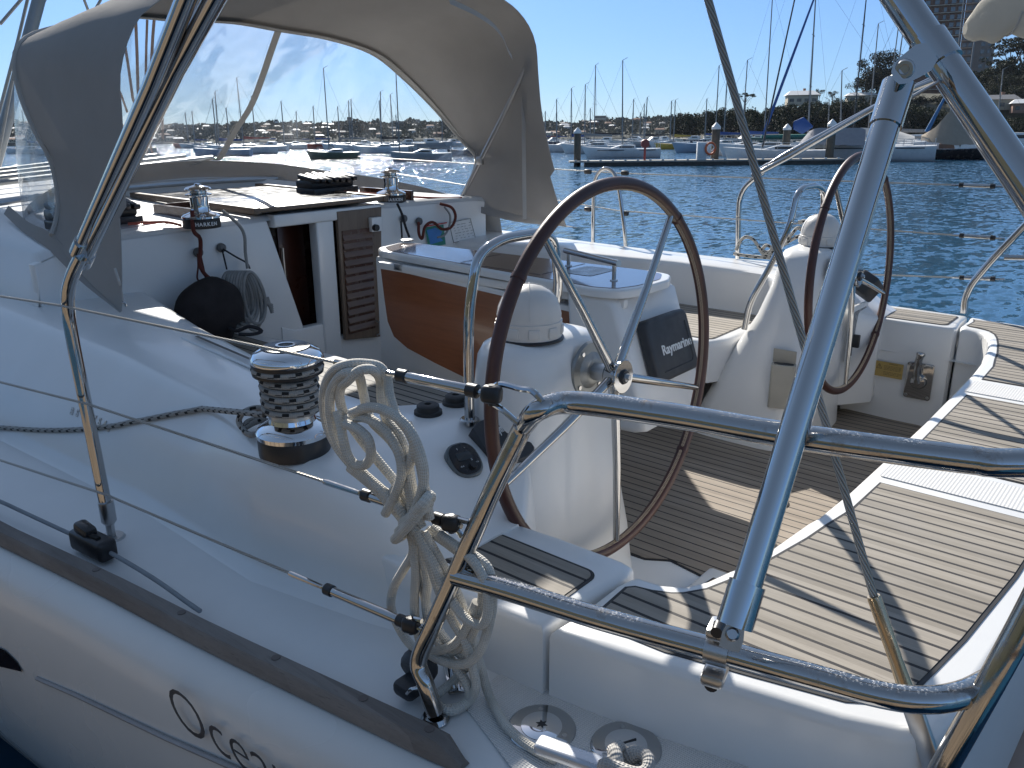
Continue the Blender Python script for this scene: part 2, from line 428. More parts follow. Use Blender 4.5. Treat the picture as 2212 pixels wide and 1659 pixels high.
m_ropek = rope('black_rope', (.03, .03, .035), .006); m_ropew = rope('white_cord', (.6, .58, .55), .008)
m_roped = rope('dark_red_line', (.45, .10, .07), .004)
def wire(name, r, strands=6, col=(.36, .35, .33)):
    m, nt, b, o = newmat(name); u, v = uvsep(nt); b.inputs['Metallic'].default_value = .7
    h = mth(nt, 'SINE', mth(nt, 'MULTIPLY', mth(nt, 'ADD', mth(nt, 'MULTIPLY', u, strands), mth(nt, 'DIVIDE', v, r*3.)), 2*PI))
    nt.links.new(mixc(nt, rng(nt, h, -1, -.2), tuple(q*.4 for q in col), col), b.inputs['Base Color']); b.inputs['Roughness'].default_value = .32
    bump(nt, b, h, 1., r*.35); return m
m_wire = wire('twisted_wire', .006, 9, (.52, .50, .46)); m_wires = wire('lifeline_wire', .003, 5, (.5, .48, .44))
# ================================================================== THE YACHT
XC = 2.665
def mx(x): return 2*XC-x
def mirp(pts): return [Vector((mx(p[0]), p[1], p[2])) for p in pts]
def mirg(g):
    h = G(); h.v = [Vector((mx(p.x), p.y, p.z)) for p in g.v]; h.f = [list(f)[::-1] for f in g.f]
    h.uv = {k: list(u)[::-1] for k, u in g.uv.items()}; return h
def lerp(tab, t):
    if t <= tab[0][0]: return tab[0][1]
    for (a, x), (b, y) in zip(tab, tab[1:]):
        if t <= b:
            k = (t-a)/(b-a); return x+(y-x)*k
    return tab[-1][1]
yacht = thing('sailing_yacht', (XC, 3, 0), 'white sailing yacht in the foreground with twin brown leather wheels and teak cockpit', 'sailing yacht')
XE = [(-.3, .93), (.1, .88), (.4, .845), (.83, .798), (1.06, .766), (1.45, .713), (1.85, .67), (2.25, .616), (3, .54), (4, .47), (6, .45), (8, .62), (10, 1.05), (12, 1.8), (13.5, 2.66)]
# hull
g = G(); rows = []
prof = [(0, 1.146), (-.025, 1.142), (-.05, 1.125), (-.068, 1.095), (-.076, 1.05), (-.083, .9), (-.07, .7), (-.03, .5), (.05, .3), (.2, .1), (.5, -.2), (1.0, -.45)]
ys = [.155+.12*i for i in range(60)]+[7.5+.5*i for i in range(13)]
for y in ys:
    xe = lerp(XE, y); k = min(1, (XC-xe)/1.2)
    rows.append([Vector((min(xe+dx*(k if dx > 0 else 1), XC), y, z)) for dx, z in prof])
g.grid(rows); h = mirg(g); g.add(h.v, h.f)
# transom
tr = [rows[0][i] for i in range(len(prof))]; trm = [Vector((mx(p.x), p.y, p.z)) for p in tr]
hull = put('hull', g, m_hull, yacht, smooth=60)
put('transom', G().grid([tr, trm]), plain('beige_transom', (.56, .43, .36), .45), yacht)
# moulded groove of the topsides, portlight and name
gr = G(); a, b_ = U(127, 1443, X=.615), U(467, 1656, X=.635)
P = [a+(b_-a)*t for t in (0, .25, .5, .75, 1, 1.4, 2)]
for p in P: p.x = lerp(XE, p.y)-.086
gr.tube(P, .0055, 6); put('hull_groove', gr, plain('groove_shade', (.30, .29, .29), .6), hull)
wn = []
for (x, y) in [(0, 1341), (30, 1360), (60, 1383), (80, 1410), (90, 1432), (60, 1418), (0, 1392)]:
    p = U(x, y, X=.6); wn.append(p)
for k in (1, 2, 3): wn.append(wn[6+k-1]+Vector((0, .3, -.02)) if k < 3 else wn[0]+Vector((0, .5, 0)))
wn = wn[:7]+[wn[6]+Vector((0, .9, -.03)), wn[0]+Vector((0, .8, .04))]
gw = G(); base = [Vector((lerp(XE, p.y)-.0865, p.y, p.z)) for p in wn]
gw.add(base, [list(range(len(base)))]); put('portlight', gw, plain('tinted_portlight', (.015, .013, .016), .12), hull, smooth=0)
letters = [('O', 394, 1541, .155), ('c', 447, 1592, .155), ('e', 507, 1625, .155), ('a', 565, 1668, .155)]
def hullpt(x, y):
    p = U(x, y, X=.63)
    for _ in range(4): p = U(x, y, X=lerp(XE, p.y)-.084)
    return p
pO = hullpt(420, 1565); pn = hullpt(640, 1700)
dirv = (pn-pO).normalized()
M = frame(pO+Vector((-.004, 0, 0))+dirv*.0, dirv, Vector((0, 0, 1)))
def name_letters():
    M1 = frame(hullpt(505, 1618)+Vector((-.004, 0, 0)), (hullpt(560, 1655)-hullpt(420, 1563)), Vector((0, 0, 1)))
    text('hull_name', 'Oceanis', M1 @ Matrix.Translation((.055, .012, 0)), .135, m_name, hull, .0006, -.45, bold=-.0022)
name_letters()
# side decks
for sgn in (0, 1):
    g = G(); rr = []
    for y in ys[:68]:
        xe = lerp(XE, y)
        rr.append([Vector((xe, y, 1.146)), Vector((xe+.1, y, 1.150)), Vector((1.35, y, 1.150))])
    g.grid(rr, flip=True)
    if sgn: g = mirg(g)
    put('side_deck', g, m_deck, yacht)
# toe rail (port and starboard)
for sgn in (0, 1):
    g = G(); rr = []
    yy = [.80+.01*i for i in range(6)]+[.9+.15*i for i in range(46)]
    for i, y in enumerate(yy):
        xo = lerp(XE, y)-.002; w = .047; hgt = .038*(min(1, (y-.80)/.05)*.75+.25)
        if i < 6: w *= .55+.45*(i/6); xo += .004*(6-i)/6
        z0 = 1.149; z1 = z0+hgt
        rr.append([Vector((xo, y, z0)), Vector((xo+.002, y, z1-.008)), Vector((xo+.008, y, z1)), Vector((xo+w-.008, y, z1)), Vector((xo+w, y, z1-.008)), Vector((xo+w+.004, y, z0))])
    g.grid(rr, flip=True); g.add(rr[0], [[5, 4, 3, 2, 1, 0]])
    if sgn: g = mirg(g)
    t_ = put('toe_rail', g, m_toe, yacht)
    if not sgn:
        b2 = G()
        for (x, y) in [(1001-35, 1545), (820, 1484), (640, 1395), (440, 1300), (250, 1213)]:
            p = U(x, y, Z=1.188); xo = lerp(XE, p.y)+.026; b2.lathe([(0, .0004), (.009, .0004), (.009, -.001)], Matrix.Translation((xo, p.y, 1.188)), 14)
        put('wood_plug', b2, plain('plug_wood', (.12, .10, .09), .7), t_)
# coamings
FT = [(1.1, 1.04), (1.25, 1.0), (1.6, .935), (2.2, .955), (2.45, .94), (3.04, .91), (4, .86), (9, .8)]
TO = [(1.1, 1.12), (1.22, 1.09), (1.4, 1.03), (1.6, 1.0), (1.8, 1.05), (2.0, 1.115), (2.6, 1.15), (3.6, 1.145), (9, 1.1)]
TI = [(1.1, 1.36), (1.2, 1.5), (1.3, 1.6), (1.42, 1.64), (1.5, 1.60), (1.57, 1.50), (1.64, 1.42), (1.8, 1.41), (2.15, 1.43), (2.79, 1.54), (3.5, 1.70), (4, 1.84), (9, 1.9)]
ZT = [(1.1, 1.305), (1.15, 1.325), (1.28, 1.395), (1.42, 1.45), (1.6, 1.455), (2.0, 1.465), (3, 1.48), (4, 1.50), (9, 1.52)]
g = G(); rows = []
for y in [1.1+.05*i for i in range(60)]+[4.2+.4*i for i in range(11)]:
    f, a, b, z = lerp(FT, y), lerp(TO, y), lerp(TI, y), lerp(ZT, y)
    h_ = z-1.15
    rows.append([Vector((f-.012, y, 1.148)), Vector((f+.012, y, 1.156)), Vector((f+.03, y, 1.15+h_*.12)), Vector((f+(a-f)*.45, y, 1.15+h_*.55)), Vector((a-.02, y, z-.028)), Vector((a, y, z-.01)), Vector((a+.03, y, z)),
                 Vector((a+(b-a)*.5, y, z+.004)), Vector((b-.03, y, z)), Vector((b-.008, y, z-.008)), Vector((b, y, z-.03)), Vector((b+.02, y, 1.2)), Vector((b+.02, y, .9))])
g.grid(rows, flip=True)
g.add(rows[0], [[i for i in range(13)]]); COAMG = bmcopy(g)
g.add(*( [[p.copy() for p in rows[-1]], [[12-i for i in range(13)]]] ))
coam = put('coaming', g, m_gel, yacht, smooth=50)
coam_s = put('coaming', mirg(g), m_gel, yacht, smooth=50)
# drain gutter along the coaming top
g = G(); a, b_ = U(393, 730, Z=1.478), U(563, 803, Z=1.474)
d_ = (b_-a)
g.tube([a+Vector((0, 0, .0)), b_], .0045, 6)
put('gutter_lip', g, m_gel, coam)
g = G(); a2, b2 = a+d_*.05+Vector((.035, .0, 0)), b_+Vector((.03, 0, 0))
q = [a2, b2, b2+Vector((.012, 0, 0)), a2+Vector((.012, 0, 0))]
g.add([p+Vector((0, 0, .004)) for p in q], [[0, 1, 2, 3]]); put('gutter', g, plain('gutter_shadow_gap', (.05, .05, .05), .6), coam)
# cockpit sole
g = G().box((XC, 2.1, .76), (2.75, 3.2, .12)); sole = put('cockpit_sole', g, m_gel, yacht)
def rrect(x0, y0, x1, y1, r, n=5):
    out = []
    for cx, cy, a0 in ((x1-r, y0+r, -PI/2), (x1-r, y1-r, 0), (x0+r, y1-r, PI/2), (x0+r, y0+r, PI)):
        for k in range(n+1):
            a = a0+PI/2*k/n; out.append((cx+r*math.cos(a), cy+r*math.sin(a)))
    return out
def teakpanel(poly, z, parent, mat=None, name='teak_panel', marg=.008):
    gc = G().prism(poly, z-.002, z+.0015); c = put('caulk_border', gc, m_caulk, parent, smooth=0)
    cx = sum(p[0] for p in poly)/len(poly); cy = sum(p[1] for p in poly)/len(poly)
    # inset by moving along local normals
    n = len(poly); ins = []
    area = sum(poly[i][0]*poly[(i+1) % n][1]-poly[(i+1) % n][0]*poly[i][1] for i in range(n)); s = 1 if area > 0 else -1
    for i in range(n):
        a = Vector(poly[i-1]); b = Vector(poly[i]); c2 = Vector(poly[(i+1) % n])
        e1 = (b-a).normalized() if (b-a).length > 1e-7 else Vector((1, 0)); e2 = (c2-b).normalized() if (c2-b).length > 1e-7 else e1
        nn = (Vector((-e1.y, e1.x))+Vector((-e2.y, e2.x)))
        nn = nn.normalized() if nn.length > 1e-6 else Vector((-e1.y, e1.x))
        ins.append(b+nn*marg*s)
    return put(name, G().prism(ins, z-.001, z+.003), mat or m_teak, parent, smooth=0)
solep = [(1.62, 1.22), (1.9, 1.12), (2.06, 1.12), (2.10, 1.0), (2.22, .96), (2.3, .9), (3.9, .9), (3.97, 1.0), (3.98, 1.3), (3.25, 1.7), (3.2, 3.3), (2.1, 3.3), (2.12, 1.8), (1.7, 1.7)]
solep = [(2.115, 1.22), (2.16, 1.15), (2.13, .99), (2.26, .93), (2.3, .62), (3.98, .62), (4.02, .66), (4.02, 1.2), (3.95, 1.3), (3.45, 1.35), (3.25, 1.8), (3.22, 3.4), (2.1, 3.4), (2.1, 1.8)]
teakpanel(solep, .822, sole, m_teak_sole, 'sole_teak')
teakpanel([(1.9, .98), (2.08, .96), (2.1, .60), (1.9, .60)], .87, sole, m_teak_sole, 'step_teak')
put('foot_step', G().box((1.99, .79, .845), (.30, .42, .05), bev=.012), m_gel, sole)
# stern bench
edge = [(1.055, .800), (1.068, .7), (1.09, .58), (1.12, .45), (1.15, .30), (1.18, .215), (1.22, .175), (1.35, .155), (1.7, .13), (2.2, .115), (XC, .11)]
fpx = [(1765, 1113), (1741, 1126), (1655, 1186), (1591, 1219), (1525, 1249), (1475, 1261), (1431, 1257), (1397, 1246), (1376, 1240), (1358, 1245), (1330, 1259)]
front = [(XC, .575), (2.3, .578), (2.0, .582)]+[tuple(U(x, y, Z=1.3))[:2] for x, y in fpx[0:]]+[(1.13, .792)]
print('FRONT', front)
left = edge+front
poly = edge+[(mx(x), y) for x, y in edge[::-1][1:]]+[(mx(x), y) for x, y in front[::-1][:-1]]+front
g = G().prism(poly, .80, 1.3, bev=.022, seg=4)
bench = put('stern_bench', g, m_gel, yacht, smooth=40)
def benchpanel(pts): teakpanel(pts, 1.3005, bench)
pan = [(1.115, .775), (1.125, .6), (1.16, .45), (1.195, .31), (1.235, .25), (1.30, .228), (1.5, .20), (1.8, .172), (2.1, .160), (2.1, .535), (1.9, .54)]+[tuple(U(x, y, Z=1.3))[:2] for x, y in [(1785, 1133), (1741, 1163), (1648, 1216), (1576, 1252), (1525, 1272), (1475, 1281), (1450, 1281), (1410, 1276), (1372, 1267), (1350, 1269), (1300, 1313)]]+[(1.15, .765)]
benchpanel(pan); benchpanel([(mx(x), y) for x, y in pan[::-1]])
benchpanel([(2.32, .16), (3.01, .16), (3.01, .535), (2.32, .535)])
for x0 in (2.14, mx(2.285)):
    put('ribbed_strip', G().prism(rrect(x0, .14, x0+.145, .55, .01), 1.299, 1.303), m_rib, bench, smooth=0)
# helm side seats
hs = [(1.05, .812), (1.16, .808), (1.25, .80), (1.31, .792), (1.345, .80), (1.352, .83), (1.35, 1.0), (1.33, 1.25), (1.04, 1.25), (1.03, 1.1)]
pt = rrect(1.105, .835, 1.272, 1.16, .03)
for sgn in (0, 1):
    g = G().prism(hs, .80, 1.3, bev=.016, seg=3)
    if sgn: g = mirg(g)
    hsx = put('helm_seat', g, m_gel, yacht, smooth=40)
    pp = pt if not sgn else [(mx(x), y) for x, y in rrect(1.09, .835, 1.32, 1.25, .03)[::-1]]
    teakpanel(pp, 1.3005, hsx)
# sheet of the seat back and hull side between helm seat and stern for starboard: outer rim
g = G(); rr = []
for (x, y) in [(1.06, 1.2), (1.045, 1.0), (1.05, .8), (1.065, .6), (1.1, .4), (1.14, .25)]:
    rr.append([Vector((x-.03, y, 1.15)), Vector((x-.022, y, 1.25)), Vector((x-.018, y, 1.30)), Vector((x-.008, y, 1.318)), Vector((x+.012, y, 1.318)), Vector((x+.024, y, 1.302)), Vector((x+.026, y, 1.28))])
rr = [catmull([r[k] for r in rr], 4) for k in range(7)]; rr = [list(x) for x in zip(*rr)]
g.grid(rr, flip=False)
for sgn in (0, 1): pass
# passenger seats
for sgn in (0, 1):
    g = G().prism([(1.38, 1.56), (1.95, 1.56), (2.06, 1.61), (2.10, 1.75), (2.12, 3.52), (1.42, 3.52)], 1.06, 1.25, bev=.03, seg=4)
    if sgn: g = mirg(g)
    s = put('cockpit_seat', g, m_gel, yacht, smooth=40)
    g = G().box((1.68, 2.68, .94), (.66, 1.66, .26)); put('seat_base', g if not sgn else mirg(g), m_gel, s)
    pp = rrect(1.45, 1.62, 2.03, 3.45, .04)
    if sgn: pp = [(mx(x), y) for x, y in pp[::-1]]
    teakpanel(pp, 1.2505, s)
# rubber plugs, instruments on the coaming
from mathutils.bvhtree import BVHTree
def ring(x0, x1, y0, y1, z, e=3.6, n=40):
    cx, cy, a, b = (x0+x1)/2, (y0+y1)/2, (x1-x0)/2, (y1-y0)/2; o = []
    for k in range(n):
        t = 2*PI*k/n; c, s = math.cos(t), math.sin(t)
        o.append(Vector((cx+a*abs(c)**(2/e)*(1 if c > 0 else -1), cy+b*abs(s)**(2/e)*(1 if s > 0 else -1), z)))
    return o
RG = [(1.42, 2.10, 1.185, 1.74, .80, 4.5), (1.44, 2.06, 1.19, 1.66, 1.0, 4), (1.46, 2.00, 1.195, 1.58, 1.2, 3.4), (1.485, 1.955, 1.20, 1.50, 1.36, 3.0), (1.492, 1.925, 1.205, 1.455, 1.5, 2.8), (1.497, 1.905, 1.21, 1.445, 1.57, 2.8),
      (1.505, 1.885, 1.222, 1.44, 1.615, 2.8), (1.52, 1.86, 1.236, 1.43, 1.64, 2.7), (1.55, 1.81, 1.26, 1.41, 1.652, 2.6), (1.6, 1.7, 1.32, 1.36, 1.656, 2.5)]
PEDG = G().grid([ring(*a[:5], a[5]) for a in RG], closed=True); pm_ = mirg(PEDG); PEDG.add(pm_.v, pm_.f)
BVP = BVHTree.FromPolygons([tuple(v) for v in COAMG.v]+[tuple(v) for v in PEDG.v], COAMG.f+[[i+len(COAMG.v) for i in f] for f in PEDG.f])
SURFG = G().add([v for v in COAMG.v], COAMG.f)
BV = BVHTree.FromPolygons([tuple(v) for v in SURFG.v], SURFG.f)
def SURF(x, y, off=0., bv=None):
    k = ray(x, y).normalized(); h = (bv or BV).ray_cast(CAM, k)
    if h[0] is None: print("MISS", x, y); return U(x, y, Z=1.45), Vector((0, 0, 1))
    n = h[1] if h[1].dot(k) < 0 else -h[1]
    return h[0]+n*off, n
for (x, y) in [(925, 893), (985, 872)]:
    p = SURF(x, y)[0]; p.z -= .003
    g = G().lathe([(0, .022), (.008, .022), (.010, .030), (.024, .030), (.030, .026), (.031, .014), (.037, .012), (.038, .0), (.0, .0)], Matrix.Translation(p), 28)
    put('rubber_socket', g, m_rub, coam)
def plate(px, z0, z1=None, **k): pass
# stereo remote: oval on the aft slope of the coaming
def surf_frame(pts):
    a, b, c = pts; x = (b-a).normalized(); z = x.cross(c-a).normalized(); return x, z.cross(x), z
pc, nrm = SURF(1000, 1000); nrm = Vector((-.18, -.55, .80)).normalized()
xx = Vector((1, -.25, 0)); xx = (xx-nrm*xx.dot(nrm)).normalized(); yy = nrm.cross(xx)
Mr = Matrix((xx, yy, nrm)).transposed().to_4x4(); Mr.translation = pc+nrm*.004
def oval(a, b, z0, z1, n=28, M=Mr, bev=.004, e=2.6, dx=0, dy=0):
    pl = []
    for k in range(n):
        t = 2*PI*k/n; c, s = math.cos(t), math.sin(t)
        pl.append((dx+a*abs(c)**(2/e)*(1 if c > 0 else -1), dy+b*abs(s)**(2/e)*(1 if s > 0 else -1)))
    return G().prism(pl, z0, z1, M, bev)
rem = put('stereo_remote', oval(.042, .05, -.02, .014, bev=.006), plain('remote_rim', (.10, .115, .12), .3), yacht)
put('remote_face', oval(.036, .044, .012, .0165, bev=.001), plain('remote_face_black', (.012, .012, .014), .25), rem)
put('screen', oval(.02, .011, .016, .018, M=Mr, e=8, dy=.006, bev=.0005), plain('dark_screen', (.03, .035, .04), .1), rem)
put('knob', G().lathe([(0, .026), (.009, .026), (.0105, .016)], Mr @ Matrix.Translation((.008, -.026, 0)), 20), m_black, rem)
for (s, dx, dy) in [('I', -.008, .029), ('-', .012, .029), ('II', .014, -.008), ('>>', .024, -.019), ('<<', -.018, -.02)]:
    text('remote_symbol', s, Mr @ Matrix.Translation((dx, dy, .0172)), .009, m_letter, rem, .0002)
# small instrument cover behind the wheel rim
Mc = Matrix((xx, yy, nrm)).transposed().to_4x4() @ Matrix.Rotation(.12, 4, 'Z'); c0, n0 = SURF(1085, 950, 0, BVP); n0 = Vector((-.25, -.62, .74)).normalized()
def onpl(x, y):
    k = ray(x, y); t = (c0-CAM).dot(n0)/k.dot(n0); return CAM+k*t
ax_ = (onpl(1103, 922)-onpl(1050, 946)).normalized(); Mc = frame(c0, ax_, n0.cross(ax_)); Mi = Mc.inverted()
cpl = [tuple((Mi @ onpl(x, y))[:2]) for x, y in [(1016, 933), (1026, 920), (1078, 897), (1100, 900), (1116, 925), (1150, 974), (1148, 988), (1130, 998), (1085, 1012), (1060, 1008)]]
cv = put('instrument_cover', G().prism(cpl, -.06, .022, Mc, .006), m_dgrey, yacht, smooth=40)
tc_ = Mi @ onpl(1080, 933); xs_ = (onpl(1104, 923)-onpl(1058, 942)).length/.15
text('cover_lettering', 'Raymarine', Mc @ Matrix.Translation((tc_.x, tc_.y, .0225)) @ Matrix.Diagonal((xs_, 1, 1, 1)), .032, m_letter, cv, .0006, bold=.0009)
# pedestals
HUBZ = 1.557
def pedestal(sgn):
    g = G(); rr = [ring(*a[:5], a[5]) for a in RG]; g.grid(rr, closed=True, flip=False); g.add([p.copy() for p in rr[-1]], [list(range(40))])
    if sgn: g = mirg(g)
    p = put('steering_pedestal', g, m_gel, yacht, smooth=60)
    fx = (lambda x: mx(x)) if sgn else (lambda x: x)
    # compass dome
    c = Vector((fx(1.645), 1.325, 1.648)); Mt = Matrix.Translation(c)
    put('compass_base', G().lathe([(0, .0), (.092, 0), (.092, .004), (.088, .008), (.086, .008)], Mt, 40), m_black, p)
    g = G().lathe([(.086, .006), (.087, .05), (.082, .052), (.0, .052)], Mt, 48)
    put('compass_housing', g, m_cdome, p)
    g = G()
    for k in range(10):
        a = 2*PI*k/10+.2
        g.box(c+Vector((.086*math.cos(a), .086*math.sin(a), .028)), (.008, .03, .026), Euler((0, 0, a)), .003)
    put('compass_grip', g, m_cdome, p)
    pr = [(.084, .05), (.084, .062), (.080, .085), (.070, .108), (.054, .126), (.033, .138), (.012, .143), (0, .1435)]
    dome = put('compass_cover', G().lathe(pr, Mt, 48), m_cdome, p)
    g = G()
    for az in (.7, 2.3):
        arc = [c+Vector((math.cos(az)*r_, math.sin(az)*r_, z_+.0008)) for r_, z_ in pr[1:-1]]+[c+Vector((0, 0, .1445))]+[c+Vector((-math.cos(az)*r_, -math.sin(az)*r_, z_+.0008)) for r_, z_ in pr[1:-1][::-1]]
        g.tube(arc, .0012, 6)
    put('cover_seam', g, m_cdome, dome)
    # grab rail
    q = [(1.475, 1.385, 1.44), (1.475, 1.385, 1.60), (1.478, 1.383, 1.74), (1.51, 1.38, 1.875), (1.60, 1.38, 1.905), (1.76, 1.38, 1.905), (1.82, 1.38, 1.88), (1.855, 1.385, 1.75), (1.885, 1.44, 1.58), (1.93, 1.50, 1.42), (1.94, 1.51, 1.30)]
    q = [Vector((fx(a), b, c_)) for a, b, c_ in q]
    put('grab_rail', G().tube(catmull(fillet(q, .05, 4), 2), .0135, 14), m_steel, p)
    g = G().lathe([(0, .004), (.022, .004), (.026, 0)], Matrix.Translation((q[0].x, q[0].y, 1.455)), 24)
    put('rail_flange', g, m_steel, p)
    # shaft flange
    Ry = Matrix.Rotation(PI/2, 4, 'X')   # local z -> -y
    ax = Matrix.Translation((1.7535 if not sgn else 3.56, 1.205, HUBZ)) @ Ry
    fl = put('shaft_flange', G().lathe([(0, .018), (.03, .018), (.036, .016), (.05, .004), (.074, .002), (.078, -.006)], ax, 40), m_alu, p)
    g = G()
    for a in (.6, 2.2, 3.8, 5.4): g.lathe([(0, .004), (.006, .004), (.0065, 0)], ax @ Matrix.Translation((.062*math.cos(a), .062*math.sin(a), .002)), 10)
    put('flange_screw', g, m_steel, fl)
    put('shaft', G().lathe([(.024, 0), (.024, .058)], ax, 24), m_steelb, p)
    return p
ped = pedestal(0); ped2 = pedestal(1)
def wheel(cx, rot, label):
    c = Vector((cx, 1.125, HUBZ)); rk = Matrix.Rotation(-.0469, 4, 'X'); W = Matrix.Translation(c) @ rk
    w = subthing('steering_wheel', c, yacht)
    Rw = .487; n = 110
    rim = [W @ Vector((Rw*math.cos(2*PI*k/n), 0, Rw*math.sin(2*PI*k/n))) for k in range(n)]
    r_ = put('wheel_rim', G().tube(rim, .0160, 14, closed=True), m_lea, w)
    g = G()
    for a in (PI*1.77, PI*.78, PI*.28):
        seg = [W @ Vector((Rw*math.cos(a+t), 0, Rw*math.sin(a+t))) for t in (-.012, -.004, .004, .012)]
        g.tube(seg, .0178, 14)
    put('leather_cuff', g, m_lea, r_)
    g = G(); K = 300
    for ph in (0, 1):
        pts = []
        for k in range(K*2):
            a = 2*PI*k/(K*2); mn = PI+(.0+(.28 if (k+ph) % 2 else -.28))+.25
            rr_ = Rw+.0165*math.cos(mn); pts.append(W @ Vector((rr_*math.cos(a), -.0165*math.sin(mn-PI)*1., rr_*math.sin(a))))
        g.tube(pts, .0011, 3, closed=True)
    put('stitching', g, m_stitch, r_)
    for k in range(5):
        a = R(270+72*k)+rot; g = G()
        d0 = Vector((math.cos(a), 0, math.sin(a)))
        g.tube([W @ (d0*.026), W @ (d0*.04), W @ (d0*.25+Vector((0, -.004, 0))), W @ (d0*.474)], [.0135, .0128, .011, .0088], 14)
        put('spoke', g, m_steel, w)
    ax = W @ Matrix.Rotation(PI/2, 4, 'X')
    hb = put('hub', G().lathe([(0, -.02), (.030, -.02), (.032, -.012), (.032, .016), (.034, .018), (.044, .020), (.045, .026), (.043, .0275), (.0, .0275)], ax, 36), m_steel, w)
    put('hub_nut', G().lathe([(0, .046), (.0075, .046), (.008, .038), (.012, .038), (.013, .03), (.019, .03), (.019, .0275)], ax, 6), m_steelb, w)
    put('hub_washer', G().lathe([(0, .034), (.017, .034), (.0205, .0275)], ax, 24), m_black, w)
    return w
wheel(1.7535, 0, ''); wheel(3.560, 0, '')
# cockpit table
TZ = 1.62
tp = [(2.52, 2.90), (2.58, 2.99), (2.76, 3.03), (2.80, 2.96), (2.845, 1.66), (2.82, 1.57), (2.72, 1.52), (2.52, 1.52), (2.43, 1.55), (2.40, 1.63)]
tb = subthing('cockpit_table', (XC, 2.2, .82), yacht)
def rpoly(pts, r=.03):
    P = [Vector((x, y, 0)) for x, y in pts]; n = len(P); o = []
    for i in range(n):
        a, b, c = P[i-1], P[i], P[(i+1) % n]; u = (a-b); v = (c-b); rr_ = min(r, u.length*.45, v.length*.45); u = u.normalized()*rr_; v = v.normalized()*rr_
        for k in range(5):
            t = k/4; q = (b+u)*(1-t)**2+b*2*t*(1-t)+(b+v)*t*t; o.append((q.x, q.y))
    return o
put('table_rim', G().prism(rpoly(tp), TZ-.03, TZ, bev=.01, seg=3), m_gel, tb)
ctr = Vector((2.62, 2.3))
inn = [tuple(ctr+(Vector(p)-ctr)*1) for p in tp]
inn = [(x+(.022 if x < 2.6 else -.022), y+(.028 if y < 2 else -.028)) for x, y in tp]
put('table_top', G().prism(rpoly(inn, .02), TZ-.002, TZ+.002), m_ttop, tb, smooth=0)
g = G()
for (xa, ya, xb, yb) in [(2.5, 2.38, 2.78, 2.40), (2.5, 2.38, 2.49, 1.95), (2.5, 1.95, 2.8, 1.96)]:
    a = Vector((xa, ya, TZ+.0032)); b = Vector((xb, yb, TZ+.0032)); n_ = (b-a).cross(Vector((0, 0, 1))).normalized()*.0025
    g.add([a-n_, a+n_, b+n_, b-n_], [[0, 1, 2, 3]])
put('lid_joint', g, m_caulk, tb, smooth=0)
put('lid_recess', G().prism(rrect(2.58, 1.78, 2.76, 1.92, .02), TZ+.001, TZ+.0035), plain('grey_recess', (.25, .26, .27), .3), tb, smooth=0)
put('table_body', G().box((2.64, 2.42, 1.2), (.20, 1.1, .78), bev=.02), m_gel, tb)
put('table_beam', G().box((2.545, 2.25, TZ-.06), (.03, 1.3, .05), bev=.008), m_gel, tb)
lf = [(820, 565), (829, 640), (836, 690), (850, 725), (880, 752), (940, 785), (1010, 820), (1095, 852), (1200, 880), (1262, 870), (1262, 668)]
LX = 2.47
Lp = [U(x, y, X=LX) for x, y in lf]
M2 = Matrix(((0, 0, 1, LX), (1, 0, 0, 0), (0, 1, 0, 0), (0, 0, 0, 1)))   # local (y,z,x)
pl = [(p.y, p.z) for p in Lp]
leafp = put('folding_leaf', G().prism(pl, -.006, .022, M2, .004, both=True), m_gel, tb)
cy_, cz_ = sum(p[0] for p in pl)/len(pl), sum(p[1] for p in pl)/len(pl)
pl2 = [(cy_+(y-cy_)*.972, cz_+(z-cz_)*.93-.002) for y, z in pl]
put('leaf_veneer', G().prism(pl2, -.0085, .0, M2, .001, both=True), m_leaf, leafp)
put('leaf_rail', G().box((2.475, 2.2, 1.565), (.03, 1.30, .035), bev=.008), m_gel, tb)
g = G()
for y in (2.72, 1.95): g.box((2.46, y, TZ-.047), (.012, .045, .028), bev=.002)
put('leaf_hinge', g, m_steelb, tb)
# console with display cover at the aft end
cp = [(1.78, TZ-.03), (1.60, TZ-.03), (1.565, TZ-.05), (1.42, 1.16), (1.425, 1.12), (1.47, 1.105), (1.74, 1.09)]
Mx_ = Matrix(((0, 0, 1, 0), (1, 0, 0, 0), (0, 1, 0, 0), (0, 0, 0, 1)))
g = G().prism(cp, 2.42, 2.86, Mx_, .025, 3, both=True)
con = put('table_console', g, m_gel, tb, smooth=45)
A_ = Vector((2.42, 1.565, TZ-.05)); D_ = Vector((0, -.145, -.41)).normalized(); nn = Vector((1, 0, 0)).cross(D_)*1.0
nn = D_.cross(Vector((1, 0, 0))); nn = nn if nn.y < 0 else -nn
Md = frame(Vector((2.665, 1.50, 1.40)), (1, 0, 0), -D_); Md.translation = Vector((2.655, 1.487, 1.385))+nn*.006
dcv = put('display_cover', G().prism(rrect(-.15, -.12, .15, .115, .03), -.01, .03, Md, .014, 3), m_dgrey, con, smooth=40)
put('cover_crease', G().tube([Md @ Vector(p) for p in [(-.10, -.085, .0305), (.10, -.085, .0305), (.115, -.07, .0305), (.115, .07, .0305)]], .0022, 6), m_dgrey, dcv)
text('cover_lettering', 'Raymarine', Md @ Matrix.Translation((.02, -.01, .0305)), .05, m_letter, dcv, .0006, bold=.0012)
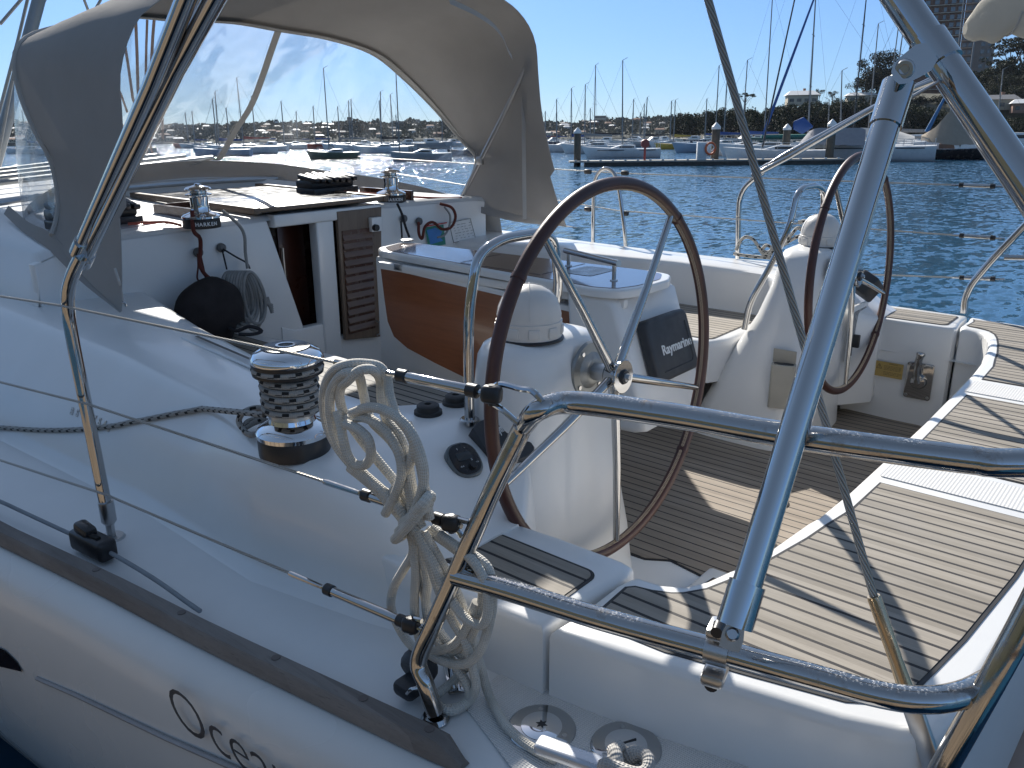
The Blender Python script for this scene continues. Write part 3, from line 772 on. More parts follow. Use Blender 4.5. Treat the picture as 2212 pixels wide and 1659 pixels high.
# grab bar on the table top
a, b_ = Vector((2.57, 1.80, TZ)), Vector((2.80, 1.66, TZ))
a = U(1228, 575, Z=TZ); b_ = U(1326, 607, Z=TZ)
g = G().tube([a, a+Vector((0, 0, .055))], .008, 12).tube([b_, b_+Vector((0, 0, .07))], .008, 12)
for q in (a, b_): g.lathe([(0, .006), (.014, .006), (.016, 0)], Matrix.Translation(q), 20)
e = (b_-a).normalized(); put('table_bar', g.tube(fillet([a-e*.03+Vector((0, 0, .06)), b_+e*.03+Vector((0, 0, .07))], .02), .0115, 14), m_steelb, tb)
put('cup_ring', G().lathe([(0, .004), (.03, .006), (.032, .012), (.028, .014), (.0, .012)], Matrix.Translation(U(880, 523, Z=TZ+.002)), 24), m_steelb, tb)
# throttle and warning sticker on the starboard cockpit side
TX = 3.965
pb = U(1985, 823, X=TX); Mt = frame(Vector((TX-.004, pb.y, pb.z)), (0, 1, 0), (0, 0, 1))
# panel axes: local x -> forward, y -> up, z -> inboard/aft
Mt = Matrix(((0, 0, -1, TX), (-1, 0, 0, pb.y), (0, 1, 0, pb.z), (0, 0, 0, 1)))
th = put('throttle_plate', G().prism(rrect(-.058, -.085, .058, .085, .012), 0, .006, Mt, .002), m_steel, yacht)
put('throttle_boss', G().lathe([(.0, .03), (.012, .03), (.014, .026), (.030, .024), (.034, .018), (.036, .006)], Mt @ Matrix.Translation((0, .0, 0)), 32), m_steel, th)
lv = [Mt @ Vector(p) for p in [(0, 0, .034), (-.003, .03, .042), (-.005, .06, .05), (-.002, .10, .056), (.004, .135, .058), (.006, .15, .057)]]
put('throttle_lever', G().tube(catmull(lv, 4), [.014]*4+[.012]*4+[.0125]*4+[.016]*4+[.019]*3+[.017, .010], 14), m_steel, th)
g = G()
for sx in (-.046, .046):
    for sy in (-.072, .072): g.lathe([(0, .002), (.006, .002), (.007, 0)], Mt @ Matrix.Translation((sx, sy, .006)), 12)
put('screw', g, m_steelb, th)
ps = U(1920, 799, X=TX)
Ms = Mt.copy(); Ms.translation = Vector((TX-.0008, ps.y, ps.z))
sk = put('warning_sticker', G().prism(rrect(-.062, -.036, .062, .036, .002), 0, .0012, Ms), plain('yellow_sticker', (.42, .29, .09), .5, var=.05), yacht, smooth=0)
g = G()
tri = [(-.055, .002), (-.032, .002), (-.0435, .024)]
for i in range(3):
    a, b = Vector((*tri[i], .0016)), Vector((*tri[(i+1) % 3], .0016)); g.tube([Ms @ a, Ms @ b], .0011, 4)
g.tube([Ms @ Vector((-.0435, .017, .0016)), Ms @ Vector((-.0435, .009, .0016))], .0012, 4).tube([Ms @ Vector((-.0435, .0065, .0016)), Ms @ Vector((-.0435, .0045, .0016))], .0012, 4)
put('warning_triangle', g, m_letm, sk)
text('sticker_text', 'WARNING', Ms @ Matrix.Translation((.018, .028, .0014)), .008, m_letm, sk, .0001)
g = G(); rnd = random.Random(3)
for k, yy_ in enumerate([.018, .012, .006, 0, -.012, -.018, -.024]):
    x = -.022
    while x < .055:
        l = rnd.uniform(.004, .012); 
        if x+l < .058: g.box(Ms @ Vector((x+l/2, yy_, .0014)), (.0004, l, .0016))
        x += l+.0025
put('sticker_lines', g, m_letm, sk, smooth=0)
# handle pocket, engine panel on starboard pedestal
pk, pn_ = SURF(1690, 822, .0, BVP); pn_.z = 0; pn_.normalize(); px_d = Vector((-pn_.y, pn_.x, 0))
g = G(); pp = [(-.045, 0), (.045, 0), (.045, .03), (.03, .055), (-.03, .055), (-.045, .03)]
Mp = Matrix(((px_d.x, pn_.x, 0, pk.x), (px_d.y, pn_.y, 0, pk.y), (0, 0, 1, pk.z-.11), (0, 0, 0, 1)))
pkt = put('handle_pocket', G().prism(rrect(-.05, 0, .05, .05, .012), 0, .19, Mp, .004).box(Mp @ Vector((0, .0, .215)), (.006, .1, .06), bev=.002), plain('yellowed_plastic', (.40, .37, .31), .5), ped2)
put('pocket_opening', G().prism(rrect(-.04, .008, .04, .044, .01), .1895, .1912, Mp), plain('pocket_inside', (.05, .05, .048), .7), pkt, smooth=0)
pe = U(1850, 715, Y=1.186); g = G()
put('engine_panel_frame', G().prism(rrect(-.11, -.13, .11, .13, .02), 0, .01, Matrix(((1, 0, 0, pe.x), (0, 0, -1, 1.19), (0, 1, 0, pe.z), (0, 0, 0, 1))), .003), m_white, ped2)
put('engine_panel', G().prism(rrect(-.085, -.105, .085, .105, .015), .009, .012, Matrix(((1, 0, 0, pe.x), (0, 0, -1, 1.19), (0, 1, 0, pe.z), (0, 0, 0, 1)))), plain('grey_engine_panel', (.20, .20, .20), .25), ped2, smooth=0)
put('engine_key', G().box((pe.x-.07, 1.16, pe.z-.03), (.02, .03, .06), bev=.004), m_black, ped2)
pi_ = U(1868, 615, Y=1.3); 
g = G().box(U(1873, 618, X=3.93), (.12, .09, .10), Euler((.5, .5, 0)), .012); put('instrument_pod', g, m_dgrey, ped2)
# sole drain
put('sole_socket', G().lathe([(0, .004), (.032, .004), (.034, .008), (.052, .008), (.056, .003)], Matrix.Translation(U(1670, 1083, Z=.826)), 36), m_steelb, sole)
# ------------------------------------------------------------------ bulkhead, coachroof, companionway
BY = 3.5
def roofz(x, y):
    u = abs(x-XC); k = min(1., max(0., (y-BY)/1.4))
    return 1.725+.05*(1-(u/1.5)**2)*(.5+.5*k)+.015*k - (max(0, u-1.15)**2)*.9
g = G(); rows = []
for y in [BY-.0, BY+.02, BY+.1]+[BY+.3*i for i in range(1, 16)]:
    r_ = []
    for i in range(31):
        x = 1.30+2.73*i/30; z = roofz(x, max(y, BY+.02))-(.02 if y == BY else 0)
        sh_ = max(0, y-5.0)*.05; x = XC+(x-XC)*(1-sh_); r_.append(Vector((x, y, z)))
    r_.insert(0, Vector((r_[0].x-.05, y, 1.45))); r_.append(Vector((r_[-1].x+.05, y, 1.45)))
    rows.append(r_)
g.grid(rows, flip=True); roof = put('coachroof', g, m_deck, yacht, smooth=60)
# bulkhead plates either side of the companionway
ZB = .8
def bulk(x0, x1, top=None):
    n = 8; pts = [(x0, ZB)]+([(top, ZB), (top, 1.1)] if top else [(x1, ZB)])+[(x1+(x0-x1)*k/n, roofz(x1+(x0-x1)*k/n, BY+.02)-.018) for k in range(n+1)]
    Mb = Matrix(((1, 0, 0, 0), (0, 0, 1, BY), (0, 1, 0, 0), (0, 0, 0, 1)))
    return G().prism(pts, 0, .06, Mb, .012, 3, both=True)
put('bulkhead', bulk(1.27, 2.34, 2.52), m_gel, yacht, smooth=40); put('bulkhead', bulk(3.04, 3.92), m_gel, yacht, smooth=40)
Mb = Matrix(((1, 0, 0, 0), (0, 0, 1, BY), (0, 1, 0, 0), (0, 0, 0, 1)))
put('companionway_frame', G().prism([(2.61, ZB), (2.72, ZB), (2.72, 1.74), (2.61, 1.74)], -.02, .05, Mb, .012, 3, both=True).prism([(2.70, ZB), (3.08, ZB), (3.08, 1.06), (2.70, 1.08)], .0, .05, Mb, .01, 3, both=True).prism([(2.36, 1.695), (3.04, 1.695), (3.04, 1.755), (2.36, 1.755)], -.03, .04, Mb, .01, 3, both=True)
    .prism([(2.36, ZB), (2.62, ZB), (2.62, 1.17), (2.44, 1.17), (2.36, 1.2)], -.01, .05, Mb, .01, 3, both=True), m_gel, yacht)
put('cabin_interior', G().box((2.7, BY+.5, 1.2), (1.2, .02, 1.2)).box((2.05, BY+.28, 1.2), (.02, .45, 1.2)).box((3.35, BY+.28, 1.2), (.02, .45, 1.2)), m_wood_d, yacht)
din = put('interior_door', G().box((2.60, BY+.2, 1.35), (.16, .02, .75), bev=.004), plain('dark_red_wood', (.075, .022, .012), .35, coat=.3), yacht)
put('interior_handle', G().tube([(2.53, BY+.17, 1.56), (2.53, BY+.17, 1.40)], .006, 8), m_steelb, din)
# washboard with louvres, lock
pp = [(2.735, 1.06), (2.985, 1.03), (3.035, 1.74), (2.735, 1.74)]
wb = put('washboard', G().prism(pp, -.035, -.01, Mb, .004, both=True), m_doorv, yacht)
put('washboard_panel', G().prism([(2.755, 1.09), (2.94, 1.09), (2.955, 1.64), (2.755, 1.64)], -.04, -.034, Mb), m_wood_d, wb, smooth=0)
g = G()
for k in range(12):
    z = 1.11+.044*k; w_ = .187+.0013*k
    g.box((2.755+w_/2, BY-.04, z+.016), (w_, .006, .047), Euler((-.45, 0, 0)), .002)
put('louvre', g, m_door, wb)
lk = put('lock_case', G().box((2.972, BY-.05, 1.655), (.07, .03, .075), bev=.004), m_white, wb)
put('lock_knob', G().lathe([(0, .022), (.017, .022), (.019, 0)], Matrix.Translation((2.955, BY-.062, 1.64)) @ Matrix.Rotation(PI/2, 4, 'X'), 18), m_black, wb)
put('board_handle', G().tube([(2.945, BY-.045, 1.05), (2.945, BY-.07, 1.06), (2.945, BY-.07, 1.12), (2.945, BY-.045, 1.13)], .005, 8), m_steelb, wb)
# sliding hatch, tracks, garage
hz = roofz(XC, 4)+.0
put('sliding_hatch', G().box((2.66, 4.0, 1.785), (.72, 1.0, .03), Euler((.01, 0, 0)), .012), plain('hatch_painted_shade', (.07, .065, .06), .25, coat=.3), yacht)  # dark colour stands in for the shade over this part of the roof
put('hatch_track', G().box((2.26, 4.05, 1.79), (.035, 1.2, .03), Euler((.01, 0, 0)), .004).box((3.06, 4.05, 1.79), (.035, 1.2, .03), Euler((.01, 0, 0)), .004), m_doorv, roof)
put('hatch_lip', G().box((2.66, BY-.02, 1.785), (.80, .05, .022), bev=.006), m_doorv, roof)
# mainsheet track and beam ahead
g = G(); pts = [Vector((XC+(k-6)*.19, 4.75-abs(k-6)**2*.004, roofz(XC+(k-6)*.19, 4.75)+.05)) for k in range(13)]
g.tube(pts, .018, 10); put('traveller_track', g, m_steelb, roof)
g = G()
for k in range(4):
    g.tube([(1.3+.1*k, 4.9+.35*k, 1.86), (3.1+.0*k, 5.2+.35*k, 1.95)], .016, 8)
put('folded_spars', g, m_alu, roof)
# clutches: a bank each side
def clutch(c, n, label):
    c = Vector(c); g = G().box(c+Vector((0, 0, .02)), (.045*n, .17, .04), bev=.006)
    g.box(c+Vector((0, .02, .06)), (.045*n-.01, .15, .05), bev=.015)
    k_ = put('rope_clutch', g, m_black, roof)
    g = G()
    for i in range(n): g.box(c+Vector(((i-(n-1)/2)*.045, -.01, .092)), (.036, .17, .03), Euler((.12+.05*(i%3), 0, 0)), .012)
    put('clutch_lever', g, m_black, k_)
clutch((1.66, 3.80, roofz(1.7, 3.8)), 8, ''); clutch((3.06, 3.95, roofz(2.98, 4)-.01+.03), 7, '')
# small deck hatch port
hh = U(292, 500, Z=1.735); hh.y += .14
put('deck_hatch', G().box(hh+Vector((-.02, .02, -.01)), (.38, .30, .04), Euler((0, -.04, .1)), .018, 3), m_white, roof)
put('hatch_glass', G().box(hh+Vector((-.02, .02, .013)), (.30, .22, .008), Euler((0, -.04, .1)), .003), plain('grey_hatch_glass', (.35, .33, .34), .08), roof)
put('hatch_gasket', G().box(hh+Vector((-.02, .02, -.035)), (.36, .28, .012), Euler((0, -.04, .1))), m_black, roof)
# coachroof winches
def winch(c, s, nm='cabin_winch', par=None):
    T_ = Matrix.Translation(Vector(c)) @ Matrix.Scale(s, 4)
    w = put(nm, G().lathe([(0, 0), (.080, 0), (.082, .004), (.081, .038), (.078, .042)], T_, 36), m_black, par or yacht, low=False)
    put('winch_skirt', G().lathe([(.078, .041), (.083, .044), (.083, .052), (.070, .060), (.052, .066), (.045, .07)], T_, 36), m_chrome, w)
    put('winch_drum', G().lathe([(.045, .068), (.040, .076), (.039, .10), (.041, .135), (.046, .140)], T_, 36), m_chrome, w)
    put('self_tailing_jaw', G().lathe([(.044, .138), (.056, .142), (.056, .147), (.036, .153), (.036, .159), (.056, .165), (.057, .170)], T_, 36), m_chrome, w)
    put('winch_cap', G().lathe([(.057, .169), (.050, .177), (.03, .182), (.016, .185), (.012, .192), (0, .193)], T_, 36), m_chrome, w)
    return w
w1 = winch(U(437, 491, Z=1.742), .98); w2 = winch(U(846, 437, Z=1.742), 1.0)
for wq in (w1, w2):
    b0 = BASE[wq.name]; vd = (Vector((0, 0, 0))-Vector((b0.x, b0.y, 0))).normalized()
    for k, chh in enumerate('HARKEN'):
        a = math.atan2(vd.y, vd.x)+(k-2.5)*.20+.25
        Mt = Matrix.Translation(b0+Vector((math.cos(a)*.0815, math.sin(a)*.0815, .02))) @ Matrix.Rotation(a+PI/2, 4, 'Z') @ Matrix.Rotation(PI/2, 4, 'X')
        text('winch_lettering', chh, Mt, .022, m_letter, wq, .0003, bold=.0006)
# low-friction eyes and bungees on the bulkhead
def eye(p, par):
    return put('bungee_eye', G().lathe([(0, .022), (.012, .022), (.020, .014), (.022, 0)], Matrix.Translation(p) @ Matrix.Rotation(PI/2, 4, 'X'), 18), plain('grey_knob', (.12, .12, .12), .5), par)
bkp = [c for c in yacht.children if c.name.startswith('bulkhead')]
e1, e2, e3, e4 = U(427, 545, Y=BY-.01), U(477, 535, Y=BY-.01), U(871, 437+60/4.0+20, Y=BY-.01), U(904, 478, Y=BY-.01)
for e, b_ in ((e1, bkp[0]), (e2, bkp[0]), (e3, bkp[1]), (e4, bkp[1])): eye(e, b_)
# information placard
Mpz = Matrix(((1, 0, 0, 0), (0, 0, 1, BY-.013), (0, 1, 0, 0), (0, 0, 0, 1)))
q = [U(x, y, Y=BY-.013) for x, y in [(918, 489), (1016, 472), (1027, 514), (925, 535)]]
plc = put('chart_placard', G().prism([(p.x, p.z) for p in q][::-1], 0, .004, Mpz), m_white, bkp[1], smooth=0)
q2 = [U(x, y, Y=BY-.014) for x, y in [(918, 491), (958, 485), (963, 528), (925, 535)]]
put('placard_map', G().prism([(p.x, p.z) for p in q2][::-1], -.0012, .0, Mpz), plain('map_green', (.03, .22, .16), .4), plc, smooth=0)
q3 = [U(x, y, Y=BY-.015) for x, y in [(922, 497), (940, 492), (955, 500), (950, 512), (957, 520), (930, 528)]]
put('placard_sea', G().prism([(p.x, p.z) for p in q3][::-1], -.0025, .0, Mpz), plain('map_blue', (.05, .22, .55), .4), plc, smooth=0)
put('placard_band', G().tube([U(918, 489, Y=BY-.016), U(965, 481, Y=BY-.016)], .004, 4), plain('placard_red', (.6, .05, .04), .4), plc)
g = G(); qb = [U(x, y, Y=BY-.016) for x, y in [(970, 481), (1016, 472), (1027, 514), (980, 524)]]
g.tube(qb, .0016, 4, closed=True)
rnd = random.Random(5)
for k in range(6):
    y0 = 488+6*k
    for j in range(5):
        xa = 976+8.5*j+rnd.random()*3+k*1.6; xb = xa+rnd.uniform(2, 6); g.tube([U(xa, y0-(xa-976)*.2, Y=BY-.016), U(xb, y0-(xb-976)*.2, Y=BY-.016)], .0012, 4)
put('placard_print', g, m_letm, plc)
# ------------------------------------------------------------------ sprayhood
def resamp(P, n):
    P = catmull(P, 8); L = [0]
    for a, b in zip(P, P[1:]): L.append(L[-1]+(b-a).length)
    o = []; j = 0
    for i in range(n):
        s = L[-1]*i/(n-1)
        while j < len(P)-2 and L[j+1] < s: j += 1
        t = (s-L[j])/max(1e-9, L[j+1]-L[j]); o.append(P[j].lerp(P[j+1], min(1, t)))
    return o
Af = [U(262, 672, Y=3.06), U(262, 560, Y=3.06), U(254, 400, Y=3.06), U(247, 240, Y=3.06), U(242, 165, Y=3.06), U(255, 95, Y=3.06), U(283, 33, Y=3.06), U(322, 0, Y=3.06), Vector((1.82, 3.06, 2.71)), Vector((2.1, 3.06, 2.81)), Vector((XC, 3.06, 2.88)),
      Vector((3.1, 3.06, 2.86)), Vector((3.35, 3.06, 2.81)), U(1080, 0, Y=3.06), U(1120, 40, Y=3.06), U(1142, 90, Y=3.06), U(1148, 160, Y=3.06), U(1156, 240, Y=3.06), U(1175, 330, Y=3.04), U(1200, 420, Y=3.03), U(1224, 490, Y=3.02)]
Ff = [U(112, 508, Y=3.55), U(124, 470, Y=3.6), U(126, 420, Y=3.65), U(110, 345, Y=3.7), U(80, 290, Y=3.75), U(48, 215, Y=3.85), U(32, 150, Y=3.9), U(37, 106, Y=3.93), U(64, 78, Y=3.98), U(128, 58, Y=4.05), U(205, 46, Y=4.12), U(287, 35, Y=4.15), U(377, 42, Y=4.15), U(500, 47, Y=4.15), U(600, 64, Y=4.15), U(710, 83, Y=4.15),
      U(804, 115, Y=4.15), U(870, 167, Y=4.1), U(937, 233, Y=4.0), U(997, 303, Y=3.82), U(1029, 340, Y=3.6), U(1022, 375, Y=3.6), U(1008, 405, Y=3.62), U(992, 436, Y=3.64)]
NA = 81
A_ = resamp(Af, NA); F_ = resamp(Ff, NA)
rows = []
for j in range(9):
    t = j/8; r_ = []
    for i in range(NA):
        p = A_[i].lerp(F_[i], t); s = math.sin(PI*i/(NA-1))
        p.z += .035*math.sin(PI*t)*s**.6
        p.x += (-1 if i < NA/2 else 1)*.02*math.sin(PI*t)*(1-s)
        r_.append(p)
    rows.append(r_)
# visor beyond the aft hoop
v_ = [a+Vector((0, -.05, -.012)) if 6 < i < NA-7 else a for i, a in enumerate(A_)]
hood = put('sprayhood_canvas', G().sheet([v_]+rows, .003), m_canvas, yacht, smooth=70)
# lower skirt to the coaming on both sides
def skirt(pts_a, pts_b, nm='sprayhood_skirt'):
    put(nm, G().sheet([catmull(pts_a, 6), catmull(pts_b, 6)], .003), m_canvas, hood, smooth=70)
skirt([U(1224, 490, Y=3.02), U(1110, 462, Y=3.3), U(992, 436, Y=3.64)], [U(1246, 492, Y=2.98), U(1110, 478, Y=3.3), U(985, 445, Y=3.66)])
skirt([U(262, 672, Y=3.06), U(187, 590, Y=3.3), U(112, 506, Y=3.56), U(62, 480, Y=3.95), U(18, 444, Y=4.35)], [U(258, 674, Y=3.06), U(172, 606, Y=3.3), U(100, 535, Y=3.56), U(48, 500, Y=3.95), U(8, 462, Y=4.35)])
# windscreen
Wf = [Vector(p) for p in [(1.50, 3.62, 1.66), (1.50, 3.95, 1.67), (1.55, 4.3, 1.70), (1.75, 4.6, 1.77), (2.1, 4.78, 1.86), (XC, 4.85, 1.89), (3.1, 4.78, 1.87), (3.45, 4.55, 1.82), (3.68, 4.25, 1.79), (3.78, 3.95, 1.755), (3.80, 3.66, 1.73)]]
W_ = resamp(Wf, NA)
rows = []
for j in range(11):
    t = j/10; rows.append([F_[i].lerp(W_[i], t)+Vector((0, .05*math.sin(PI*t), .0)) for i in range(NA)])
put('windscreen', G().sheet(rows, .0012), m_vinyl, hood, smooth=70)
low = [[W_[i].lerp(F_[i], .085)+Vector((0, .01, 0)) for i in range(NA)], [p.copy() for p in W_], [p+Vector((0, -.01, -.04)) for p in W_]]
put('windscreen_skirt', G().sheet(low, .004), m_canvas, hood, smooth=70)
put('windscreen_base', G().sheet([[p+Vector((0, -.012, -.035)) for p in W_], [Vector((p.x, p.y-.02, min(p.z-.05, roofz(p.x, p.y)-.02))) for p in W_]], .03), m_gel, roof, smooth=70)
put('front_hoop', G().tube(F_, .012, 8), m_canvas_l, hood)
g = G(); g.sheet([[F_[i]+(W_[i]-F_[i])*.0+Vector((0, -.012, -.01)) for i in range(6, NA-8)], [F_[i].lerp(A_[i], .05)+Vector((0, -.01, -.018)) for i in range(6, NA-8)]], .002)
put('hoop_pocket', g, m_canvas_l, hood, smooth=70)
# white zip flap in the windscreen
def onw(i, t): return F_[i].lerp(W_[i], t)+Vector((0, -.012+.05*math.sin(PI*t), 0))
ii = min(range(NA), key=lambda i: abs(F_[i].x-U(606, 64, Y=4.15).x)+(F_[i].z < 2.3)*9)
zp = [(606, 68), (590, 110), (566, 175), (540, 235), (505, 295), (475, 338), (455, 350), (420, 360)]
zpt = []
for x, y in zp:
    best = None
    for i in range(8, NA-8):
        for j in range(0, 21):
            p = onw(i, j/20); q = MB @ p; d = q-CAM; z = d.dot(_f); u = d.dot(_r)/z*FPX; v = d.dot(_d)/z*FPX
            c, s = math.cos(ROL), math.sin(ROL); X_, Y_ = CX+u*c+v*s, CY-u*s+v*c
            e = (X_-x)**2+(Y_-y)**2
            if best is None or e < best[0]: best = (e, p)
    zpt.append(best[1])
zc = catmull(zpt, 4)
put('zip_flap', G().sheet([[p+Vector((-.022, 0, 0)) for p in zc], [p+Vector((.022, 0, 0)) for p in zc]], .002), m_canvas_l, hood)
# aft hoop tube, strap, tension strap
pole = [U(992, 436, Y=3.62), U(1037, 347, Y=3.46), U(1095, 232, Y=3.25), U(1133, 150, Y=3.12), U(1139, 118, Y=3.1)]
put('hoop_tube', G().tube(catmull(pole, 4), .0125, 12), m_steelb, hood)
put('hoop_fitting', G().lathe([(0, .03), (.018, .03), (.02, 0)], Matrix.Translation(pole[0]+Vector((0, 0, -.02))), 16).box(pole[1], (.03, .04, .05), bev=.005), m_steelb, hood)
sa, sb_ = U(1129, 190, Y=3.16), U(1132, 474, Y=3.2)
put('webbing_strap', G().sheet([[sa+Vector((-.012, 0, 0)), sb_+Vector((-.012, 0, 0))], [sa+Vector((.012, -.01, 0)), sb_+Vector((.012, -.01, 0))]], .002), m_canvas_l, hood)
tape = [U(x, y, Y=3.10) for x, y in [(968, -5), (1010, 14), (1037, 29), (1065, 50), (1084, 75), (1094, 100), (1104, 118)]]
tp_ = catmull(tape, 4)
put('canvas_tape', G().sheet([[p for p in tp_], [p+Vector((.012, .0, -.028)) for p in tp_]], .002), m_canvas_l, hood)
hf = [U(x, y, Y=3.3) for x, y in [(1037, 348), (1000, 340)]]
# padeye at the port foot
pe_ = U(268, 672, Z=1.47)
put('hood_padeye', G().lathe([(0, .004), (.02, .004), (.022, 0)], Matrix.Translation(pe_), 16).tube([pe_+Vector((-.01, 0, 0)), pe_+Vector((-.01, 0, .03)), pe_+Vector((0, 0, .038)), pe_+Vector((.01, 0, .03)), pe_+Vector((.01, 0, 0))], .004, 8), m_steel, hood)
put('hood_lashing', G().tube(catmull([pe_+Vector((0, 0, .03)), pe_+Vector((.0, .0, .08)), A_[0]+Vector((.01, 0, .1)), A_[0]+Vector((0, 0, .16))], 4), .005, 8), m_ropew, hood)
# ------------------------------------------------------------------ rails, stanchions, wires
def eyeloop(p, e, mat=m_steel):   # small welded rod loop from p to e and back
    d = e-p; s = d.cross(Vector((0, 0, 1))).normalized()
    return G().tube(catmull([p+s*.014, p+d*.5+s*.016, p+d*.9+s*.010, e, p+d*.9-s*.010, p+d*.5-s*.016, p-s*.014], 4), .0045, 8)
top = [U(940, 1540, X=.872), U(918, 1475, X=.868), U(905, 1425, X=.872), U(938, 1345, X=.885), U(985, 1240, X=.905), U(1060, 1068, X=.935), U(1128, 925, X=.965)]
top += [U(1165, 885, Z=1.768), U(1240, 870, Z=1.77), U(1450, 897, Z=1.77), U(1700, 940, Z=1.77), U(1950, 975, Z=1.77), U(2150, 1000, Z=1.77)]
e_ = top[-1]
aft = U(2235, 1240, Z=1.60)
pts = catmull(top[:7], 5)+catmull(top[6:], 6)[1:]
pts += [e_+Vector((.06, -.07, 0)), e_+Vector((.15, -.13, -.01))]
cpp = catmull(pts, 2); pul = put('pushpit', G().tube(cpp, [.0162+.0030*min(1, max(0, (i/len(cpp)-.45)*5)) for i in range(len(cpp))], 18), m_steel2, yacht, smooth=80)
leg2 = [U(2380, 960, Z=1.70), U(2290, 1130, Z=1.62), U(2235, 1260, Z=1.57), U(2110, 1475, Z=1.45), U(1975, 1690, Z=1.30), U(1940, 1760, Z=1.24)]
leg2 = [U(x, y, d=dd) for x, y, dd in [(2420, 990, 1.06), (2340, 1100, 1.06), (2285, 1200, 1.07), (2208, 1350, 1.09), (2140, 1475, 1.11), (2040, 1655, 1.16), (1960, 1800, 1.22)]]
put('pushpit_leg', G().tube(catmull(leg2, 4), .0175, 16), m_steel2, yacht, smooth=80)
mid = [U(985, 1243, X=.905), U(1100, 1275, Z=1.452), U(1300, 1337, Z=1.452), U(1550, 1405, Z=1.45), U(1750, 1460, Z=1.448), U(1900, 1500, Z=1.448), U(2000, 1512, Z=1.45), U(2080, 1500, Z=1.45), U(2146, 1468, Z=1.452)]
put('pushpit_midrail', G().tube(catmull(mid, 5), .0185, 16), m_steel2, yacht, smooth=80)
put('weld_bead', G().tube([mid[0]+Vector((.014, -.006, 0)), mid[0]+Vector((.02, -.012, 0))], [.022, .019], 16), m_steel2, pul)
put('leg_flange', G().lathe([(0, .008), (.022, .008), (.027, 0)], Matrix.Translation(Vector((top[0].x, top[0].y, 1.153))), 24), m_steel, pul)
# lifelines with turnbuckles
def turnbuckle(P0, P1, r=.0095):      # barrel between two points, studs beyond
    d = (P1-P0).normalized(); L = (P1-P0).length
    g = G().tube([P0-d*.045, P0], .005, 8).tube([P0, P0+d*.012, P1-d*.012, P1], [r*.8, r, r, r*.8], 14).tube([P1, P1+d*.05], .005, 8)
    return g, G().tube([P0-d*.012, P0-d*.01, P0+d*.008, P0+d*.01], [r*.9, r*1.25, r*1.25, r*.9], 12).tube([P1-d*.010, P1-d*.008, P1+d*.010, P1+d*.012], [r*.9, r*1.25, r*1.25, r*.9], 12)
llp = [((-80, 612), (130, 660), (720, 794), (868, 824), (1018, 850), (1062, 852), .80, .93),
       ((-80, 782), (190, 873), (700, 1041), (793, 1072), (948, 1120), (975, 1130), .80, .92),
       ((-80, 931), (230, 1069), (627, 1237), (712, 1276), (868, 1340), (888, 1350), .80, .885)]
for k, (a, s, sw, t0, t1, e, xs, xe_) in enumerate(llp):
    E = U(*e, X=xe_); S = U(*s, X=xs); d = (S-E); 
    f = lambda x, y: min((E+d*(i/400.) for i in range(-20, 700)), key=lambda p: (lambda q: (q[0]-x)**2+(q[1]-y)**2)(pxof(p)))
    def pxof(p):
        q = MB @ p-CAM; z = q.dot(_f); u = q.dot(_r)/z*FPX; v = q.dot(_d)/z*FPX; c, s_ = math.cos(ROL), math.sin(ROL)
        return (CX+u*c+v*s_, CY-u*s_+v*c) if z > .05 else (9e9, 9e9)
    SW, T0, T1 = f(*sw), f(*t0), f(*t1)
    F0 = S+(S-E).normalized()*1.2+Vector((-.10, 0, 0)); F1 = F0+Vector((-.02, 3., 0))
    ll = put('lifeline', G().tube([F1, F0, S, SW], .0032, 8), m_wires, yacht)
    put('swage', G().tube([SW, SW+(E-S).normalized()*.012, T0-(E-S).normalized()*.02], [.0055, .0062, .005], 10), m_steel, ll)
    g, g2 = turnbuckle(T0, T1); put('turnbuckle', g, m_steel, ll); put('locking_collar', g2, m_black, ll)
    d2 = (E-S).normalized()
    put('shackle', G().box(E, (.026, .034, .03), Euler((0, .2, .3)), .009, 3).tube([E+Vector((.0, -.0, .016)), E-Vector((.0, -.0, .018))], .006, 8), m_black, ll)
    if k == 0: q1, q2 = [U(x, y, X=.95) for x, y in [(1066, 836), (1085, 830), (1125, 840), (1150, 845), (1172, 868)]], [U(x, y, X=.94) for x, y in [(1060, 868), (1085, 885), (1120, 915)]]
    elif k == 1: q1, q2 = [U(x, y, X=.925) for x, y in [(975, 1120), (990, 1122), (1014, 1128)]], [U(x, y, X=.92) for x, y in [(975, 1138), (990, 1148), (998, 1160)]]
    else: q1, q2 = [U(x, y, X=.89) for x, y in [(886, 1337), (900, 1338), (912, 1342)]], [U(x, y, X=.89) for x, y in [(886, 1358), (895, 1362), (903, 1358)]]
    put('welded_eye', G().tube(catmull(q1, 4), .0052, 8).tube(catmull(q2, 4), .0048, 8), m_steel, pul)
